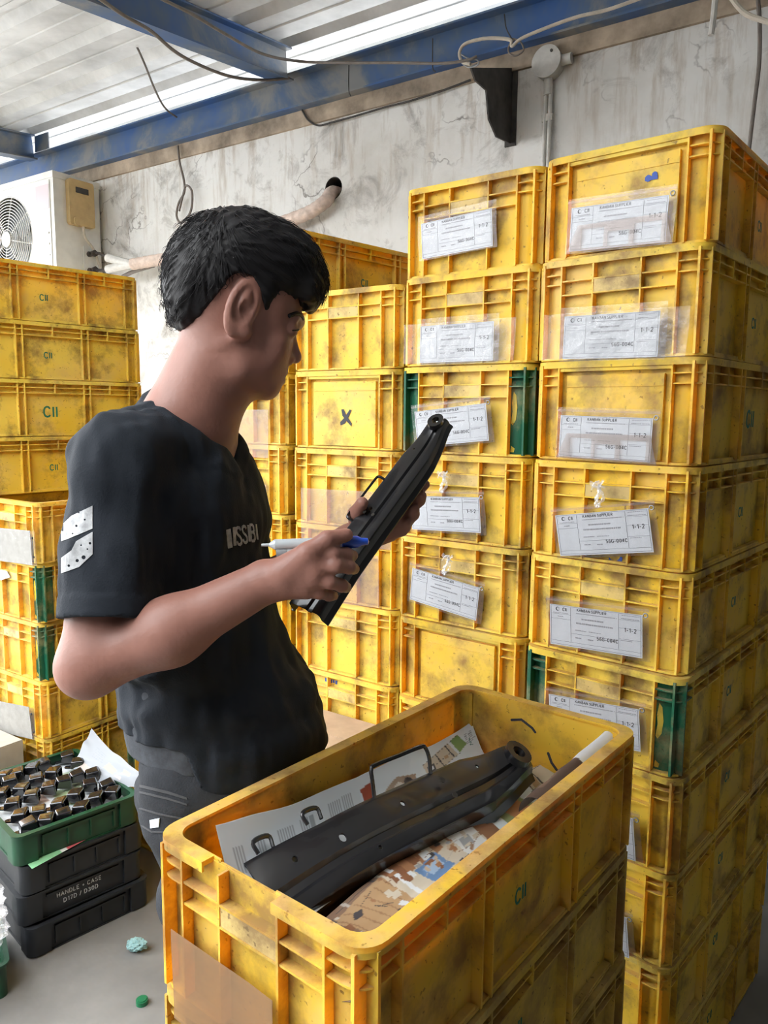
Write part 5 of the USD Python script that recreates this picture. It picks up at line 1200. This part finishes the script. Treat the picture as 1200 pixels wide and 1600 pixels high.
# sleeve emblem: broken white shield with speckles
em = unary_union([Polygon([(145, 790), (145, 826), (108, 842), (96, 846), (96, 822), (112, 806)]), Polygon([(145, 831), (145, 866), (124, 886), (96, 896), (96, 872), (112, 860), (119, 846)])])
for x, y, r in ((131, 871, 3.2), (121, 876, 2.6), (141, 849, 2), (120, 822, 1.8), (133, 812, 1.5), (108, 884, 2), (137, 858, 1.3), (127, 852, 1.4), (114, 834, 1.3), (124, 801, 1.2)): em = em.difference(Point(x, y).buffer(r, quad_segs=3))
drape(S_, em, .88, 1.2, .0008, 'ink_white', 'sleeve_print', shirt, 4.0)
lt = []
for s_, x, y, h, wd in (('I', 355, 856, 31, .9), ('I', 364, 855, 31, .8), ('S', 369.5, 851, 27, .50), ('S', 379, 848, 26, .46), ('I', 388.5, 846, 26, .7), ('B', 392, 845, 25, .40), ('I', 401, 843, 24, .6)):
    lt.append(affinity.translate(affinity.skew(affinity.scale(text_shape(s_, h, True), wd, -1, origin=(0, 0)), xs=6, origin=(0, 0)), x, y))
lt[0] = Polygon([(353, 828), (360, 826), (363, 855), (356, 857)]); lt[1] = Polygon([(363.5, 824), (367.5, 823), (369, 852), (365, 853)])
drape(S_, unary_union(lt), .95, 1.35, .0008, 'ink_white', 'chest_lettering', shirt, 3.0)

# grey under-layer showing below the back hem
U_ = Field((-.47, .98, .93), (-.02, 1.46, 1.16), .004)
U_.cone(at(322, 1060, 1.22), at(350, 1130, 1.22), .128, .134, .05, axis=BR, sc=1.16); U_.cone(at(350, 1130, 1.22), at(364, 1300, 1.22), .134, .140, .05, axis=BR, sc=1.12)
U_.band(lambda P: (meshkit.noise(P * np.array([22, 22, 9]), 3) - .5) * .010, .03)
U_.cut(lambda P: (.972 - .02 * sstep(-P[:, 0], .25, .38) * 0 - P[:, 2]) * .9); U_.cut(lambda P: P[:, 2] - 1.10)
plain('grey_jersey', (0.040, 0.045, 0.054), 0.95, var=0.3, vscale=60, bump=0.2, bscale=300)
obj('undershirt', U_.mesh(), 'grey_jersey', man, True, 'dark grey jersey layer under the T-shirt hem')
# jeans and shoes
J = Field((-.47, .98, .0), (-.06, 1.44, 1.06), .005)
J.cone(at(348, 1170, 1.22), at(345, 1215, 1.22), .122, .128, .04, axis=BR, sc=1.16)
for Yl, X0_, s in ((1.125, -.258, 1), (1.315, -.262, -1)):
    hip, knee, ank = np.array([X0_, Yl, .90]), np.array([X0_ + .012, Yl, .50]), np.array([X0_ - .004, Yl, .07])
    J.cone(hip, knee, .096, .074, .03); J.cone(knee, ank, .074, .070, .03); J.cone(hip + [-.035, 0, .03], hip + [-.025, 0, -.05], .075, .06, .03)
def jf(P):
    n_ = lambda f, seed: meshkit.noise(P * np.array(f), seed) - .5
    kz = np.exp(-((P[:, 2] - .72) / .10) ** 2) + .4
    return n_((12, 12, 30), 1) * .010 + kz * np.sin(P[:, 2] * 62 + P[:, 0] * 20 + 4 * meshkit.noise(P * 8, 7)) * .0055 + n_((50, 50, 60), 3) * .003
J.band(jf, .03)
jeans = obj('jeans', J.mesh(), 'denim', man, True, 'faded black jeans')
drape(J, Polygon([(219, 1226), (262, 1236), (292, 1246), (293, 1250), (262, 1240.5), (219, 1230)]), .95, 1.3, .0012, 'denim_stitch', 'waistband_stitching', jeans, 4)
drape(J, Polygon([(219, 1236), (262, 1246), (292, 1256), (293, 1259), (262, 1249.5), (219, 1239)]), .95, 1.3, .0012, 'denim_stitch', 'waistband_stitching', jeans, 4)
drape(J, unary_union([LineString([(219, 1263), (250, 1272), (290, 1280)]).buffer(1.1), LineString([(222, 1290), (238, 1300), (262, 1300)]).buffer(1.0)]), .95, 1.3, .0012, 'denim_stitch', 'pocket_stitching', jeans, 4)
drape(J, Polygon([(235, 1281), (250, 1278), (249, 1292), (236, 1294)]), .95, 1.3, .0016, 'marker_white', 'pocket_tag', jeans, 4)
for Yl, X0_ in ((1.125, -.262), (1.315, -.266)):
    sh_ = Field((X0_ - .12, Yl - .12, 0), (X0_ + .19, Yl + .22, .14), .005); td = np.array([.60, .80, 0]); o_ = np.array([X0_, Yl, 0])
    sh_.cone(o_ - td * .04 + [0, 0, .052], o_ + td * .02 + [0, 0, .055], .048, .046, .02); sh_.cone(o_ + td * .02 + [0, 0, .05], o_ + td * .15 + [0, 0, .040], .046, .038, .02); sh_.cut(lambda P: .004 - P[:, 2])
    obj('shoe', sh_.mesh(), 'black_tray', man, True, 'dark shoe')

# hair
H_ = Field(HP(366, 447) - np.array([.14, .12, .14]), HP(366, 447) + np.array([.19, .12, .15]), .003)
H_.ell(HP(364, 436), (.101, .084, .096), HAX, .02)
H_.ell(HP(395, 398), (.080, .078, .058), HAX, .03)
H_.ell(HP(447, 418), (.056, .070, .050), HAX, .03)
H_.ell(HP(484, 452), (.024, .056, .036), HAX, .02)
H_.ell(HP(300, 480), (.034, .060, .050), HAX, .03)
for s in (-1, 1): H_.ell(HP(410, 468, s * .064), (.013, .010, .028), HAX, .012)
VB = np.array([(240, 500), (262, 512), (285, 524), (312, 508), (335, 484), (352, 462), (362, 448), (378, 440), (396, 444), (404, 462), (413, 492), (420, 492), (427, 474), (440, 462), (455, 466), (470, 474), (486, 488), (497, 492), (506, 478), (520, 460)], float)
HC = HP(380, 480)
def hair_uv(P):
    q = P - HC; e1 = unit(HP(480, 480) - HC); e2 = unit(HP(380, 580) - HC); return 380 + (q @ e1) / np.linalg.norm(HP(480, 480) - HC) * 100, 480 + (q @ e2) / np.linalg.norm(HP(380, 580) - HC) * 100
def hair_noise(P):
    u_, v_ = hair_uv(P); th = np.arctan2(v_ - 400, u_ - 330); rr = np.hypot(v_ - 400, u_ - 330); lat = P @ HR
    q = np.stack([th * 16, rr * .018, lat * 70], 1); q2 = np.stack([th * 34, rr * .03, lat * 120], 1)
    tp = np.clip((v_ - 455) / 70, 0, 1) * np.clip((430 - u_) / 40, 0, 1)
    return (meshkit.noise(q, 3) - .5) * .0055 + (meshkit.noise(q2, 4) - .5) * .0035 + tp * .005
H_.band(hair_noise, .03)
def hair_cut(P):
    u_, v_ = hair_uv(P); vb = np.interp(u_, VB[:, 0], VB[:, 1]) + 10 * (meshkit.noise(np.stack([u_ * .22, P @ HR * 90, v_ * 0], 1), 2) - .5) * np.clip((u_ - 420) / 30, .25, 1.6)
    return (v_ - vb) * PX * .75
H_.cut(hair_cut)
hm = H_.mesh(); hair = obj('hair', hm, 'hair', man, True, 'short black tousled hair')
pick = nrg.choice(len(hm.vertices), 4200); P0 = hm.vertices[pick]; N0 = H_.normal(P0); u_, v_ = hair_uv(P0)
keep = (v_ < np.interp(u_, VB[:, 0], VB[:, 1]) - np.where(u_ > 395, 34, 14)); P0, N0, u_, v_ = P0[keep], N0[keep], u_[keep], v_[keep]
fwd = np.clip((u_ - 350) / 60, -1, 1)[:, None]
flow = HFW * fwd * .9 - HUP * (.35 + .5 * (np.abs(fwd) * (u_[:, None] > 440) + (fwd < -.3))) + HR * (nrg.normal(0, .16, len(P0)))[:, None]
pts = []; q = P0 - N0 * .002; step = (.0055 + .004 * nrg.random(len(P0)))[:, None]; lift = (.02 + .16 * nrg.random(len(P0)) * np.clip((470 - v_) / 60, 0, 1))[:, None]; pts.append(q)
for k in range(5):
    Nn = H_.normal(q); f_ = flow - Nn * (flow * Nn).sum(1, keepdims=True); f_ /= np.maximum(np.linalg.norm(f_, axis=1, keepdims=True), 1e-6)
    q = q + (f_ + Nn * lift * (1 - k * .18)) * step + nrg.normal(0, .0002, q.shape); pts.append(q)
C = np.stack(pts, 1)
cv_ = UsdGeom.BasisCurves.Define(stage, str(man.GetPath()) + '/hair_strands'); cv_.CreateTypeAttr('linear'); cv_.CreateCurveVertexCountsAttr(Vt.IntArray.FromNumpy(np.full(len(C), 6, np.int32)))
cv_.CreatePointsAttr(Vt.Vec3fArray.FromNumpy(C.reshape(-1, 3).astype(np.float32))); wd_ = np.tile(np.array([.0011, .0010, .0009, .0007, .0005, .0002], np.float32), len(C)); cv_.CreateWidthsAttr(Vt.FloatArray.FromNumpy(wd_)); cv_.SetWidthsInterpolation('vertex')
UsdShade.MaterialBindingAPI.Apply(cv_.GetPrim()).Bind(M['hair']); tag(cv_, kind='stuff')
for s in (-1, 1):
    e_ = m3.Manifold.sphere(.0122, 24).translate(tuple(HP(449, 519.5, s * .0305))); obj('eye', from_m3(e_), 'eye_white', man, True)
    obj('iris', from_m3(m3.Manifold.sphere(.0062, 16).translate(tuple(HP(456.3, 520.5, s * .0315)))), 'hole_dark', man, True)
    obj('eyelashes', tube([HP(460, 515, s * .020), HP(465, 518, s * .028), HP(463, 520, s * .038), HP(455, 521, s * .044)], .0011, 6, 5), 'hair', man)
    obj('eyebrow', tube([HP(471, 501, s * .014), HP(468, 496, s * .026), HP(461, 495, s * .040), HP(450, 500, s * .050)], .0032, 8, 5), 'hair', man)

# the part in his hands, and the markers
BOW = 0.10
pA, pB = at(690, 657, 1.235), at(473, 948, 1.02)
ax = unit(pB - pA); zc_ = unit(np.array([-.42, -.80, .42])); ay = unit(np.cross(zc_, ax)); az_ = np.cross(ax, ay); kL = np.linalg.norm(pB - pA) / BL; ay = ay * .68; az_ = az_ * .8
held = steel_part('steel_part', 'black pressed steel part held up in both hands', frame(pA, ax * kL, ay, az_), clip=.255, wire=(-.085, .02), wo=.016, wz=.003)
mk = thing('marker_pen', 'blue capped marker pen held between thumb and finger', 'marker pen')
ma, mb = at(430, 851, 1.000), at(577, 846, 1.012); md = unit(mb - ma); ML = np.linalg.norm(mb - ma)
obj('barrel', cyl(ma, ma + md * ML * .66, .0072, 20), 'marker_silver', mk); obj('neck', cyl(ma + md * ML * .66, ma + md * ML * .74, .0066, 20), 'marker_white', mk)
cp_ = [trimesh.creation.revolve(np.array([(0, 0), (.0082, 0), (.0082, .020), (.0052, .026), (.0046, .034), (0, .036)]), sections=24)]
Z_ = md; X_ = unit(np.cross(UP, Z_)); obj('cap', xf(cp_[0], frame(ma + md * (ML - .036), X_, np.cross(Z_, X_), Z_)), 'marker_blue', mk, label='blue cap')
tp_ = trimesh.creation.revolve(np.array([(0, 0), (.0018, 0), (.0022, .010), (.0062, .016), (.0072, .018), (0, .018)]), sections=20); obj('tip', xf(tp_, frame(ma - md * .018, X_, np.cross(Z_, X_), Z_)), 'marker_silver', mk)
m2_ = thing('marker_pen', 'second grey marker pen held just below the blue capped one', 'marker pen')
na, nb = at(434, 866, .998), at(520, 858, 1.010); nd = unit(nb - na)
obj('barrel', cyl(na, nb, .0070, 20), 'marker_silver', m2_); obj('end_cap', cyl(na - nd * .002, na + nd * .012, .0078, 20), 'steel_grey', m2_)
#MAN_END
